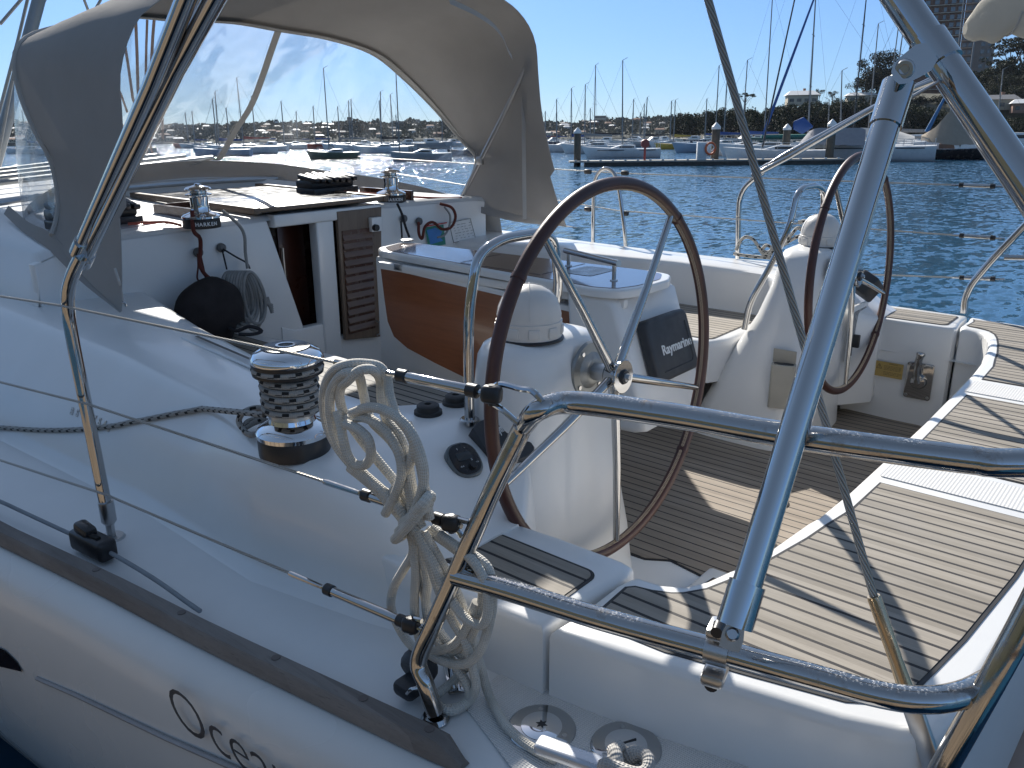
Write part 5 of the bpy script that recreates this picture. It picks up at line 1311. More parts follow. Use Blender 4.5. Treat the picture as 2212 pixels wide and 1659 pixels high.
# mooring rope on the starboard side deck
g = G()
for pts in ([(1590, 540), (1600, 520), (1612, 512), (1628, 518), (1640, 535), (1655, 548), (1675, 552)], [(1585, 548), (1610, 552), (1650, 556), (1690, 558), (1735, 556)], [(1640, 540), (1665, 545), (1690, 530), (1715, 515), (1735, 505), (1725, 492), (1715, 500), (1700, 520)], [(1650, 552), (1668, 538), (1655, 530), (1645, 545), (1665, 556)], [(1725, 480), (1740, 478), (1748, 490), (1738, 510), (1730, 530)]):
    g.tube(catmull([U(x, y, X=4.2) for x, y in pts], 5), .009, 8)
put('dock_line', g, rope('cream_flecked_rope', (.55, .52, .46), .009, (.03, .03, .03)), None, 'cream flecked rope heaped on the starboard coaming by the far compass', 'rope', smooth=80)
# ================================================================== SURROUNDINGS (world frame)
HOR = lambda x: 294.5-(x-1350)*.0107
def hgt(D, ypx, x): return WZ(x, ypx, D)
m_wood_pile = plain('pile_timber', (.10, .085, .065), .85, var=.3, sc=2, bst=.4, bsc=8)
m_cap = plain('pile_cap_white', (.70, .70, .69), .5); m_concrete = plain('pontoon_concrete', (.30, .28, .25), .8, var=.15); m_float = plain('pontoon_float', (.05, .05, .045), .8, var=.3)
# water
def water():
    m, nt, b, o = newmat('harbour_water'); t = nt.nodes.new('ShaderNodeNewGeometry')
    mp = nt.nodes.new('ShaderNodeMapping'); mp.inputs['Rotation'].default_value = (0, 0, .5); mp.inputs['Scale'].default_value = (1, 1.9, 1); nt.links.new(t.outputs['Position'], mp.inputs[0])
    a = nz(nt, mp.outputs[0], 1.5, 5, .62); c = nz(nt, mp.outputs[0], .32, 4, .6); w = nz(nt, mp.outputs[0], .02, 3, .5)
    b.inputs['Base Color'].default_value = (.018, .075, .14, 1); b.inputs['Roughness'].default_value = .09; b.inputs['IOR'].default_value = 1.33
    h = mth(nt, 'ADD', mth(nt, 'MULTIPLY', a, 1.0), mth(nt, 'MULTIPLY', c, 1.2))
    h = mth(nt, 'MULTIPLY', h, rng(nt, w, .3, .7, .75, 1.15))
    # wave slopes sampled point by point, so that distant facets still catch the sun
    def slope(sc, amp, det):
        n_ = nz(nt, mp.outputs[0], sc, det, .6, 'Color'); q = nt.nodes.new('ShaderNodeVectorMath'); q.operation = 'SUBTRACT'; nt.links.new(n_, q.inputs[0]); q.inputs[1].default_value = (.5, .5, .5)
        p = nt.nodes.new('ShaderNodeVectorMath'); p.operation = 'MULTIPLY'; nt.links.new(q.outputs[0], p.inputs[0]); p.inputs[1].default_value = (amp, amp, 0); return p.outputs[0]
    s1 = slope(2.7, 1.15, 5); s2 = slope(.7, .6, 3); ad = nt.nodes.new('ShaderNodeVectorMath'); ad.operation = 'ADD'; nt.links.new(s1, ad.inputs[0]); nt.links.new(s2, ad.inputs[1])
    gs = nt.nodes.new('ShaderNodeVectorMath'); gs.operation = 'SCALE'; nt.links.new(ad.outputs[0], gs.inputs[0]); ln = nt.nodes.new('ShaderNodeVectorMath'); ln.operation = 'LENGTH'; nt.links.new(t.outputs['Position'], ln.inputs[0])
    nt.links.new(mth(nt, 'MULTIPLY', rng(nt, w, .3, .7, .7, 1.2), rng(nt, ln.outputs['Value'], 12., 110., .72, 2.6)), gs.inputs['Scale'])
    a3 = nt.nodes.new('ShaderNodeVectorMath'); a3.operation = 'ADD'; nt.links.new(gs.outputs[0], a3.inputs[0]); a3.inputs[1].default_value = (0, 0, 1)
    no = nt.nodes.new('ShaderNodeVectorMath'); no.operation = 'NORMALIZE'; nt.links.new(a3.outputs[0], no.inputs[0]); nt.links.new(no.outputs[0], b.inputs['Normal']); return m
gw = G().add([(-2400, -400, 0), (2400, -400, 0), (2400, 2400, 0), (-2400, 2400, 0)], [[0, 1, 2, 3]])
put('water', gw, water(), kind='structure', fr=MW, smooth=0)
# the wharf the photograph is taken from, and unseen dark land added behind for the chrome to reflect
g = G()
for k in range(26): g.box((-1.15-0*k, -4+.4*k, .62), (2.6, .385, .06), bev=.006)
put('wharf', g, plain('wharf_planks', (.24, .18, .12), .8, var=.25, sc=1.5), None, kind='structure', fr=MW)
rows = []
for j, (dx, z) in enumerate([(-14, -.3), (-15, 1.5), (-26, 6), (-45, 13), (-80, 17), (-160, 0)]):
    rows.append([Vector((dx+5*noise.noise(Vector((k*.3, j, 0))), -120+12*k, z*(1+.25*noise.noise(Vector((k*.4, j*2, 3)))))) for k in range(17)])
put('shore', G().grid(rows), plain('unseen_shore_scrub', (.05, .05, .03), .95, var=.6, sc=.4), None, kind='structure', fr=MW)
# pontoon
def wbox(g, c, d, rz=0, bev=0): return g.box(c, d, Euler((0, 0, rz)), bev)
pL, pR = WP(1231, 66), WP(1830, 70)
pdir = (pR-pL).normalized(); rz = math.atan2(pdir.y, pdir.x); mid_ = (pL+pR)/2; Lp_ = (pR-pL).length; nrm2 = Vector((-pdir.y, pdir.x, 0))
pont = thing('pontoon', mid_, 'long low floating pontoon with a pale walkway running across the harbour', 'pontoon', fr=MW)
put('walkway', wbox(G(), mid_+Vector((0, 0, .36))+nrm2*1.0, (Lp_, 2.2, .12), rz), m_concrete, pont, fr=MW)
put('float', wbox(G(), mid_+Vector((0, 0, .13))+nrm2*1.0+pdir*.6, (Lp_-1.2, 2.1, .34), rz), m_float, pont, fr=MW)
g = G()
for k in range(22): wbox(g, pL+pdir*(Lp_*(k+.5)/22)+Vector((0, 0, .46))+nrm2*.15, (.18, .12, .10), rz)
put('dock_cleat', g, m_steelb, pont, fr=MW)
def pile(x, D, ytop, w, label):
    b = WP(x, D); zt = hgt(D, ytop, x); h = zt*.84
    t = thing('mooring_pile', b, label, 'pile', 'timber mooring piles with white caps', fr=MW)
    put('pile_post', G().tube([b+Vector((0, 0, -1)), b+Vector((0, 0, zt-w*1.6))], w, 14), m_wood_pile, t, fr=MW)
    put('pile_cap', G().tube([b+Vector((0, 0, zt-w*1.7)), b+Vector((0, 0, zt-w*1.1)), b+Vector((0, 0, zt))], [w*1.12, w*1.12, .03], 14), m_cap, t, fr=MW)
for a in [(1247.5, 67.5, 275, .27, 'lone timber pile with white cone cap at the far left end of the pontoon'), (1546, 69, 264, .31, 'timber pile with white cone cap beside the white service box and lifebuoy'),
          (1699, 80, 267, .32, 'white capped timber pile in front of the dark green hull'), (1795, 72, 257, .33, 'white capped pile standing before the grey boat tent'),
          (2041, 104, 264, .32, 'small white capped pile left of the tan boat tent mast'), (2076, 108, 269, .26, 'small white capped pile behind the tan boat tent'), (1890, 110, 268, .3, 'far white capped pile partly hidden by the chrome strut')]: pile(*a)
# service box, lifebuoy, hose reel
b = WP(1517, 67.3); t = thing('service_box', b+Vector((0, 0, .42)), 'white upright service cabinet standing on the pontoon', 'service box', fr=MW)
z1 = hgt(67.3, 307, 1517)
put('cabinet', wbox(G(), b+Vector((0, 0, (z1+.42)/2)), (.72, .5, z1-.42), rz, .04), m_cap, t, fr=MW)
put('cabinet_door', wbox(G(), b-nrm2*.26+Vector((0, 0, (z1+.42)/2)), (.56, .02, (z1-.42)*.8), rz, .005), plain('cabinet_door_grey', (.55, .55, .56), .5), t, fr=MW)
b = WP(1536, 67.1); zc2 = hgt(67.1, 321, 1536)
ring_ = [b+pdir*(.36*math.cos(a))+Vector((0, 0, zc2+.42*math.sin(a))) for a in [2*PI*k/28 for k in range(28)]]
lb = put('lifebuoy', G().tube(ring_, .085, 10, closed=True), plain('orange_lifebuoy', (.65, .13, .04), .5), None, 'orange ring lifebuoy hanging on the pontoon beside the white service box', 'lifebuoy', fr=MW, smooth=80)
put('lifebuoy_line', G().tube([b+Vector((0, 0, zc2+.4)), b+pdir*.3+Vector((0, 0, zc2+.1)), b+pdir*.1+Vector((0, 0, zc2-.2))], .05, 8), m_cap, lb, fr=MW)
b = WP(1394, 67); zt = hgt(67, 300, 1394); t = thing('hose_reel', b+Vector((0, 0, .42)), 'red hose reel on a red post on the pontoon', 'hose reel', fr=MW)
put('reel_post', G().tube([b+Vector((0, 0, .42)), b+Vector((0, 0, zt-.2))], .09, 8), plain('red_paint', (.35, .05, .04), .5), t, fr=MW)
put('reel', G().lathe([(0, .15), (.3, .15), (.33, .1), (.33, -.1), (.3, -.15), (0, -.15)], Matrix.Translation(b+Vector((0, 0, zt-.35))) @ Matrix.Rotation(rz, 4, 'Z') @ Matrix.Rotation(PI/2, 4, 'X'), 20), plain('red_paint_b', (.30, .06, .05), .5), t, fr=MW)
# boats
MATC = {}
def cm(name, col, rough=.45):
    if name not in MATC: MATC[name] = plain(name, col, rough, var=.06, sc=.8)
    return MATC[name]
WHT = cm('boat_white', (.66, .66, .65), .3); MAST = cm('mast_alloy', (.22, .22, .22), .5); MASTD = cm('mast_black', (.03, .03, .035), .4); GLS = cm('boat_window', (.03, .035, .04), .2)
def hullmesh(L, B, fb, rake=.08, full=.35):
    rows = []
    for i in range(13):
        t = i/12; x = L*(t-.5); w = B/2*min(1, (math.sin(PI*min(1, (t*.85+.15)))**.6))*(1 if t < .55 else (1-((t-.55)/.45)**2.2)); w = max(w, .015)
        if t < .3: w = B/2*(.72+.28*t/.3)
        sheer = fb*(1+.28*(t-.35)**2*2+.1*t)
        xr = lambda k: x+(L*rake*k if t > .9 else 0)*0+L*rake*(k)*max(0, (t-.6)/.4)
        rows.append([Vector((xr(0), 0, -.25)), Vector((xr(.1), w*.6, -.05)), Vector((xr(.3), w*.92, fb*.3)), Vector((xr(1), w, sheer)), Vector((xr(1), w*.95, sheer+.03)), Vector((xr(1), 0, sheer+.08)),
                     Vector((xr(1), -w*.95, sheer+.03)), Vector((xr(1), -w, sheer)), Vector((xr(.3), -w*.92, fb*.3)), Vector((xr(.1), -w*.6, -.05))])
    g = G().grid(rows, closed=True, flip=False); g.add([p.copy() for p in rows[0]], [list(range(10))]); g.add([p.copy() for p in rows[-1]], [list(range(10))[::-1]]); return g
def xf(g, M):
    h = G(); h.v = [M @ v for v in g.v]; h.f = g.f; h.uv = g.uv; return h
BOATS = 0
def sailboat(x, D, L, hd, mh, label, hc=WHT, mc=MAST, cover=None, mastx=.08, lean=0, spread=1, group='yachts on moorings in the harbour', stripe=None, cab=True, stays=True, cat='sailing boat'):
    p = WP(x, D); br = math.atan2(p.y, p.x); a = br-PI/2+hd     # hd 0: bow to the right, broadside
    M = Matrix.Translation(p) @ Matrix.Rotation(a, 4, 'Z')
    fb = L*.095+.15; B = L*.29
    t = thing('sailing_boat', p, label, cat, group, fr=MW)
    put('boat_hull', xf(hullmesh(L, B, fb), M), hc, t, fr=MW, smooth=50)
    if stripe: put('hull_stripe', xf(G().box((-.02*L, B*.47, fb*.93), (L*.8, .05, .07)).box((-.02*L, -B*.47, fb*.93), (L*.8, .05, .07)), M), stripe, t, fr=MW)
    if cab:
        pr = [(-.16*L, fb), (-.15*L, fb+.45), (.02*L, fb+.5), (.20*L, fb+.12), (.24*L, fb)]
        Mc = M @ Matrix(((1, 0, 0, 0), (0, 0, 1, 0), (0, 1, 0, 0), (0, 0, 0, 1)))
        put('coachroof', G().prism(pr, -B*.30, B*.30, Mc, .06, 2, both=True), WHT, t, fr=MW)
        g = G()
        for s in (-1, 1): g.box((-.03*L, s*B*.303, fb+.26), (L*.2, .02, .16))
        put('cabin_window', xf(g, M), GLS, t, fr=MW)
        g = G()
        for s in (-1, 1):
            for k in range(6):
                xx_ = -.42*L+k*.155*L; g.tube([(xx_, s*B*.42, fb), (xx_, s*B*.42, fb+.62)], .02, 4)
            g.tube([(-.44*L, s*B*.42, fb+.62), (.36*L, s*B*.38, fb+.68)], .014, 4)
        g.tube([(-.49*L, -B*.3, fb), (-.49*L, -B*.3, fb+.65), (-.49*L, B*.3, fb+.65), (-.49*L, B*.3, fb)], .025, 5)
        put('guard_rail', xf(g, M), m_steelb, t, fr=MW)
    mxx = mastx*L; top_ = Vector((mxx-lean, 0, mh)); ft = Vector((mxx, 0, fb+.3)); mr = max(.06, D*.00062)
    g = G().tube([ft, top_], [mr*1.15, mr*.8], 8); put('mast', xf(g, M), mc, t, fr=MW)
    g = G()
    if spread:
        for k in range(spread):
            q = ft.lerp(top_, .35+.3*k if spread > 1 else .5); g.tube([q+Vector((0, -B*.28, -.05)), q, q+Vector((0, B*.28, -.05))], .03, 4)
    g.tube([top_, top_+Vector((-.5, 0, .25))], .03, 4)
    put('spreader', xf(g, M), mc, t, fr=MW)
    if stays:
        g = G(); r_ = D*.00010
        g.tube([top_, Vector((.47*L, 0, fb+.1))], r_, 4).tube([top_, Vector((-.48*L, 0, fb+.1))], r_, 4)
        for s in (-1, 1): g.tube([top_+Vector((0, 0, -.3)), Vector((mxx, s*B*.45, fb))], r_, 4)
        put('rigging', xf(g, M), MASTD, t, fr=MW)
    if cover is not None:
        bl = L*.42; z = fb+1.25
        g = G(); rows = []
        for k in range(9):
            tt = k/8; r_ = .09+.16*(1-tt)**.8; c = Vector((mxx-.1-bl*tt, 0, z+.1-.05*math.sin(PI*tt)))
            rows.append([c+Vector((0, r_*.55*math.cos(2*PI*j/10), r_*math.sin(2*PI*j/10)+r_*.5)) for j in range(10)])
        g.grid(rows, closed=True, flip=True); put('sail_cover', xf(g, M), cover, t, fr=MW, smooth=70)
        put('boom', xf(G().tube([(mxx, 0, z), (mxx-bl*1.05, 0, z)], .07, 6), M), mc, t, fr=MW)
    return t, M, fb, B
blu = cm('blue_cover', (.03, .07, .22), .8); blk_ = cm('black_cover', (.02, .02, .025), .8); gry = cm('grey_cover', (.22, .22, .22), .85); redc = cm('red_cover', (.28, .04, .03), .8); grn = cm('green_hull', (.06, .10, .07), .4)
navy = cm('navy_hull', (.02, .03, .06), .25); yel = cm('yellow_hull', (.50, .33, .05), .4); grh = cm('grey_hull', (.30, .31, .32), .4); crm = cm('cream_hull', (.50, .46, .38), .4); bkh = cm('black_hull', (.015, .016, .02), .25); lbl = cm('pale_blue_hull', (.25, .33, .42), .4)
# named nearer boats
sailboat(1348, 92, 7.6, PI+.12, hgt(92, 130, 1348), 'white sloop with black striped hull and raised dark boom moored beyond the pontoon', mc=MASTD if 0 else MAST, stripe=blk_, cover=None, mastx=.02, lean=-.2)
# raised boom of that sloop
p = WP(1332, 92)
sailboat(1222, 130, 8.4, PI+.3, hgt(130, 190, 1240), 'white yacht with blue awning moored at the left of the open water', cover=blu, mastx=-.1)
sailboat(1290, 118, 8.8, PI-.25, hgt(118, 182, 1266), 'white yacht moored half behind the lone pile', cover=gry, mastx=.2)
sailboat(1462, 150, 6.5, PI, hgt(150, 216, 1460), 'yellow hulled boat moored behind the red hose reel', hc=yel, cover=yel)
sailboat(1537, 118, 9.0, PI-.1, hgt(118, 142, 1543), 'long white yacht with navy sail cover behind the service box', hc=lbl, cover=blu, mastx=-.05)
sailboat(1563, 140, 8.6, PI+.35, hgt(140, 162, 1558), 'white yacht with tall mast behind the pale blue hulled yacht', cover=blu, mastx=.0)
sailboat(722, 103, 5.6, PI+.1, hgt(103, 147, 700), 'green hulled yacht seen through the clear windscreen in the sun glitter', hc=grn, mastx=.12, cover=None)
sailboat(912, 88, 5.8, PI+.05, hgt(88, 152, 866), 'grey hulled yacht moored nearest behind the right cabin winch', hc=grh, mastx=.40, cover=None)
sailboat(1015, 108, 5.0, PI, hgt(108, 214, 1012), 'dark hulled boat at the right edge of the clear windscreen', hc=navy, cover=None)
auto = [(258, 177), (410, 243), (425, 240), (477, 213), (481, 198), (498, 233), (526, 168), (557, 207), (617, 218), (642, 240), (686, 229), (738, 230), (755, 217), (769, 214), (826, 198), (831, 217), (850, 204), (860, 248), (1164, 216), (1183, 240), (1202, 244), (1208, 214),
        (1277, 234), (1290, 140), (1367, 214), (1386, 242), (1394, 224), (1399, 210), (1449, 218), (1524, 213), (1600, 240), (1625, 235), (190, 236), (130, 222), (60, 238), (960, 243), (1080, 240)]
rnd = random.Random(21)
hulls = [(WHT, 'white'), (WHT, 'white'), (crm, 'cream'), (navy, 'navy blue'), (grh, 'grey'), (lbl, 'pale blue'), (WHT, 'white'), (redc, 'dark red')]
covs = [(blu, 'blue'), (gry, 'grey'), (blk_, 'black'), (redc, 'red'), (None, 'no')]
for i, (x, yt) in enumerate(auto):
    h = 10.5+rnd.uniform(-1.2, 1.8) if yt > 190 else 13.
    D = (h-2.2)*1867/(HOR(x)-yt); D = min(330, max(105, D))
    hc, hn = hulls[rnd.randrange(len(hulls))]; cv_, cn = covs[rnd.randrange(len(covs))]
    side = 'in the clear windscreen' if 250 < x < 1030 else ('in the left side window' if x < 250 else ('behind the sprayhood edge' if x < 1130 else ('left of the lone pile' if x < 1240 else ('between lone pile and hose reel' if x < 1393 else 'right of the hose reel'))))
    ordn = ['first', 'second', 'third', 'fourth', 'fifth', 'sixth', 'seventh', 'eighth', 'ninth', 'tenth', 'eleventh', 'twelfth', 'thirteenth', 'fourteenth', 'fifteenth', 'sixteenth', 'seventeenth', 'eighteenth', 'nineteenth', 'twentieth']
    def sk(x): return 'w' if 250 < x < 1030 else ('a' if x < 250 else ('s' if x < 1130 else ('l' if x < 1240 else ('h' if x < 1393 else 'p'))))
    same = sorted(q[0] for q in auto if sk(q[0]) == sk(x)); k = same.index(x)
    sailboat(x, D, h*.82, PI+rnd.uniform(-.5, .5), hgt(D, yt, x), '%s yacht, %s sail cover, %s mast from left %s' % (hn, cn, ordn[k], side), hc=hc, cover=cv_, mastx=rnd.uniform(-.02, .1), spread=rnd.choice([1, 1, 2]), lean=rnd.uniform(-.15, .3))
# small motor boats low on the water
def motorboat(x, D, L, hd, label, hc=WHT, group='small motor boats on moorings'):
    p = WP(x, D); a = math.atan2(p.y, p.x)-PI/2+hd; M = Matrix.Translation(p) @ Matrix.Rotation(a, 4, 'Z')
    fb = L*.11+.2; B = L*.34; t = thing('motor_boat', p, label, 'motor boat', group, fr=MW)
    put('boat_hull', xf(hullmesh(L, B, fb), M), hc, t, fr=MW, smooth=50)
    Mc = M @ Matrix(((1, 0, 0, 0), (0, 0, 1, 0), (0, 1, 0, 0), (0, 0, 0, 1)))
    put('cabin', G().prism([(-.15*L, fb), (-.15*L, fb+.95), (.05*L, fb+1.0), (.16*L, fb+.35), (.22*L, fb)], -B*.33, B*.33, Mc, .06, 2, both=True), WHT, t, fr=MW)
    g = G()
    for s in (-1, 1): g.box((-.04*L, s*B*.335, fb+.62), (L*.16, .02, .3))
    put('cabin_window', xf(g, M), GLS, t, fr=MW)
    put('boat_rail', xf(G().tube([(.1*L, B*.4, fb+.05), (.1*L, B*.4, fb+.5), (.45*L, .0, fb+.7), (.1*L, -B*.4, fb+.5), (.1*L, -B*.4, fb+.05)], .03, 5), M), m_steelb, t, fr=MW)
    return t
mb = [(450, 230, 6), (585, 190, 7), (640, 240, 6), (700, 260, 7.5), (790, 210, 7), (880, 200, 8), (930, 190, 9), (975, 230, 7), (1150, 210, 7), (1195, 250, 8), (1260, 230, 7), (1310, 210, 8), (1375, 240, 9), (1410, 200, 7), (1435, 260, 8), (1500, 230, 9), (1530, 260, 8), (1610, 220, 9), (1640, 240, 8)]
for i, (x, D, L) in enumerate(mb):
    side = 'beyond the clear windscreen' if x < 1030 else ('left of the lone pile' if x < 1247 else ('between the lone pile and the wooded point' if x < 1450 else 'below the wooded point'))
    same = [q for q in mb if (q[0] < 1030) == (x < 1030) and (1030 <= q[0] < 1247) == (1030 <= x < 1247) and (1247 <= q[0] < 1450) == (1247 <= x < 1450)]
    motorboat(x, D, L, rnd.uniform(-.6, .6)+PI*(i % 2), 'small white cabin cruiser, %s from the left %s' % (ordn[same.index((x, D, L))], side), rnd.choice([WHT, WHT, crm, grh]))
# ---- marina berths at the right
t, M, fb, B = sailboat(1690, 74, 8.0, PI+.05, hgt(74, -170, 1750), 'low white racing sloop with black mast alongside the pontoon', mc=MASTD, mastx=.19, lean=2.4, spread=3, group='yachts berthed in the marina', cab=True)
t, M, fb, B = sailboat(1875, 78, 10.4, PI-.06, hgt(78, -60, 1752), 'white yacht with tall pale mast under a grey boom tent', mastx=.46, lean=-.4, spread=3, group='yachts berthed in the marina', stripe=blk_)
def tent(x0, x1, D, zr, ze, depth, mat, t, name='boom_tent', xr=None):
    a, b = WP(x0, D), WP(x1, D); dv = (b-a).normalized(); nn_ = Vector((-dv.y, dv.x, 0)); rows = []
    for k in range(15):
        u = k/14; p = a.lerp(b, u); rz_ = zr(u); ez = ze(u)
        rows.append([p-nn_*depth+Vector((0, 0, ez+.04*math.sin(k*2.1))), p-nn_*depth*.5+Vector((0, 0, ez+(rz_-ez)*.45)), p+Vector((0, 0, rz_)), p+nn_*depth*.5+Vector((0, 0, ez+(rz_-ez)*.45)), p+nn_*depth+Vector((0, 0, ez))])
    return put(name, G().sheet(rows, .02), mat, t, fr=MW, smooth=60)
m_tentg = canvas('grey_tent_canvas', (.34, .34, .36), .2); m_tentt = canvas('tan_tent_canvas', (.36, .31, .25), .15); m_tentw = canvas('white_tent_canvas', (.55, .55, .54), .2)
tent(1728, 1868, 77, lambda u: lerp([(0, 1.5), (.15, 2.5), (.25, 2.7), (.95, 2.65), (1, 2.5)], u), lambda u: lerp([(0, 1.4), (.3, 1.5), (1, 1.35)], u)-.1, 1.5, m_tentg, t)
tent(1856, 1975, 81, lambda u: lerp([(0, 2.7), (.6, 2.5), (1, 1.95)], u), lambda u: 1.7, 1.6, m_tentw, t)
m_, M, fb, B = sailboat(2085, 84, 6.6, 0+.05, hgt(84, -80, 2085), 'black hulled yacht under a tan canvas tent', hc=bkh, mastx=-.05, lean=0, spread=2, group='yachts berthed in the marina', cab=False)
tent(1990, 2128, 83, lambda u: lerp([(0, 2.0), (.2, 2.6), (.42, 4.1), (.7, 2.4), (1, 1.55)], u), lambda u: lerp([(0, 1.6), (.5, 1.2), (1, 1.3)], u), 1.3, m_tentt, m_)
rest = [(1660, 96, 9, 1660, -20, 1, 'white yacht with a blue furled headsail slanting beside the black mast', WHT, MAST), (1730, 98, 9, 1728, 277-400, 0, '', WHT, MAST), (1826, 92, 9, 1822, 152, 0, 'white yacht with short mast left of the wooded rise', WHT, MAST),
        (1853, 90, 10, 1850, -90, 0, 'yacht with a tall black mast crossing the pine trees', WHT, MASTD), (1884, 100, 9, 1880, 52, 0, 'yacht whose grey mast ends left of the pines', crm, MAST), (1905, 97, 10, 1897, 15, 0, 'yacht with a leaning grey mast in front of the pines', WHT, MAST),
        (1920, 104, 10, 1912, 25, 0, 'yacht with grey mast just left of the brick tower', grh, MAST), (1950, 108, 10, 1945, 70, 0, 'yacht with thin mast by the brick tower edge', WHT, MAST), (2060, 100, 11, 2075, -90, 0, 'yacht with pale mast rising before the concrete tower', WHT, MAST), (2160, 112, 8, 2150, 150, 0, 'yacht with short white mast before the right houses', WHT, MAST), (1612, 100, 9, 1607, 130, 0, 'yacht behind the twisted wire backstay', WHT, MAST), (1780, 106, 9, 1778, 215, 0, 'yacht with stubby mast below the cream house', WHT, MAST)]
for (x, D, L, xm, yt, s_, lab, hc, mc) in rest:
    if not lab: continue
    sailboat(x, D, L, PI*rnd.randrange(2)+rnd.uniform(-.15, .15), hgt(D, yt, xm), lab, hc=hc, mc=mc, cover=rnd.choice([blu, gry, None]), mastx=0.05, lean=rnd.uniform(-.5, .3), spread=2, group='yachts berthed in the marina')
# blue furled headsail and blue cover
a, b_ = WP(1648, 90, 2.2), WP(1735, 90); b_.z = hgt(90, -10, 1735)
put('furled_headsail', G().tube([a, a.lerp(b_, .5), b_], [.16, .14, .09], 8), cm('bright_blue_cover', (.04, .10, .30), .7), None, 'long blue furled headsail slanting up behind the black mast', 'furled sail', fr=MW)
a, b_ = WP(2000, 88, 2.3), WP(2045, 88); b_.z = hgt(88, 170, 2038)
put('furled_headsail', G().tube([a, b_], [.2, .06], 8), cm('mid_blue_cover', (.03, .14, .32), .7), None, 'short blue furled headsail between the two chrome tubes', 'furled sail', fr=MW)
q = [WP(1712, 75), WP(1752, 75)]; g = G(); rows = []
for k in range(7):
    p = q[0].lerp(q[1], k/6); zt, zb = lerp([(0, 3.25), (.5, 3.6), (1, 2.9)], k/6), lerp([(0, 2.6), (.5, 2.2), (1, 2.7)], k/6)
    rows.append([p+Vector((0, 0, (zt+zb)/2+(zt-zb)/2*math.sin(2*PI*j/10)))-nrm2*.2*math.cos(2*PI*j/10) for j in range(10)])
put('blue_sail_bag', g.grid(rows, closed=True), cm('bright_blue_cover', (.04, .10, .30), .7), None, 'bright blue sail bag at the foot of the tall pale mast', 'sail bag', fr=MW)
g = G(); p = WP(1725, 128)
gb = thing('moored_barge', p, 'dark green covered boat behind the black mast', 'boat', fr=MW)
Mg = Matrix.Translation(p) @ Matrix.Rotation(math.atan2(p.y, p.x)-PI/2, 4, 'Z')
put('boat_hull', xf(hullmesh(13, 3.5, 1.7), Mg), cm('dark_green', (.01, .07, .06), .4), gb, fr=MW, smooth=50); put('deck_cover', xf(G().box((0, 0, 2.0), (10, 2.8, .5), bev=.2), Mg), cm('teal_cover', (.02, .16, .13), .7), gb, fr=MW)
mt = motorboat(2195, 92, 9, PI, 'white wheelhouse motor boat at the right edge behind the big chrome tube'); motorboat(1985, 118, 8, 0, 'white cabin boat between the grey and tan tents'); motorboat(2130, 96, 8, 0, 'brown hulled boat with low cabin at the far right berth', cm('brown_hull', (.12, .07, .05), .5))
# ================================================================== LAND
m_fol = {}
def foliage(name, a, b2):
    m, nt, b, o = newmat(name); v = coords(nt); gi = nt.nodes.new('ShaderNodeObjectInfo')
    f = nz(nt, v, 1.2, 3, .6); f = mth(nt, 'ADD', f, mth(nt, 'MULTIPLY', mth(nt, 'SUBTRACT', gi.outputs['Random'], .5), .35))
    nt.links.new(mixc(nt, rng(nt, f, .3, .75), a, b2), b.inputs['Base Color']); b.inputs['Roughness'].default_value = .75; b.inputs['Specular IOR Level'].default_value = .2
    t = nt.nodes.new('ShaderNodeBsdfTranslucent'); t.inputs[0].default_value = (*b2, 1); mx_ = nt.nodes.new('ShaderNodeMixShader'); mx_.inputs[0].default_value = .10
    nt.links.new(b.outputs[0], mx_.inputs[1]); nt.links.new(t.outputs[0], mx_.inputs[2]); nt.links.new(mx_.outputs[0], o.inputs[0]); return m
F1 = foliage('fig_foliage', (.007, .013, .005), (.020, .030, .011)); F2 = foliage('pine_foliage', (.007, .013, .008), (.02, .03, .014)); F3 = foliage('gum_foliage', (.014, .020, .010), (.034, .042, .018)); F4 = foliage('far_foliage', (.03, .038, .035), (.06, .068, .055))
m_bark = plain('bark', (.09, .07, .055), .9, bst=.5, bsc=3)
def crown(seed, n, blobs, leaf):
    r = random.Random(seed); g = G(); vs = []; fs = []
    for _ in range(n):
        c, rad, sc = r.choice(blobs); d = Vector((r.gauss(0, 1), r.gauss(0, 1), r.gauss(0, 1))).normalized()*rad*(r.random()**.35)
        p = Vector((c[0]+d.x, c[1]+d.y, c[2]+d.z*sc)); s = leaf*r.uniform(.5, 1.3)
        a = Vector((r.gauss(0, 1), r.gauss(0, 1), r.gauss(0, 1))).normalized(); b = a.orthogonal().normalized(); c2 = a.cross(b); k = len(vs)
        vs += [p+b*s, p+c2*s*.7, p-b*s, p-c2*s*.7]; fs.append([k, k+1, k+2, k+3])
    return g.add(vs, fs)
def blobset(seed, n, spread, h0, h1, rad, sc=.8):
    r = random.Random(seed); o = []
    for k in range(n):
        t = r.random(); a = r.random()*2*PI; q = spread*math.sqrt(r.random()); o.append(((q*math.cos(a), q*math.sin(a), h0+(h1-h0)*t), rad*r.uniform(.6, 1.25), sc))
    return o
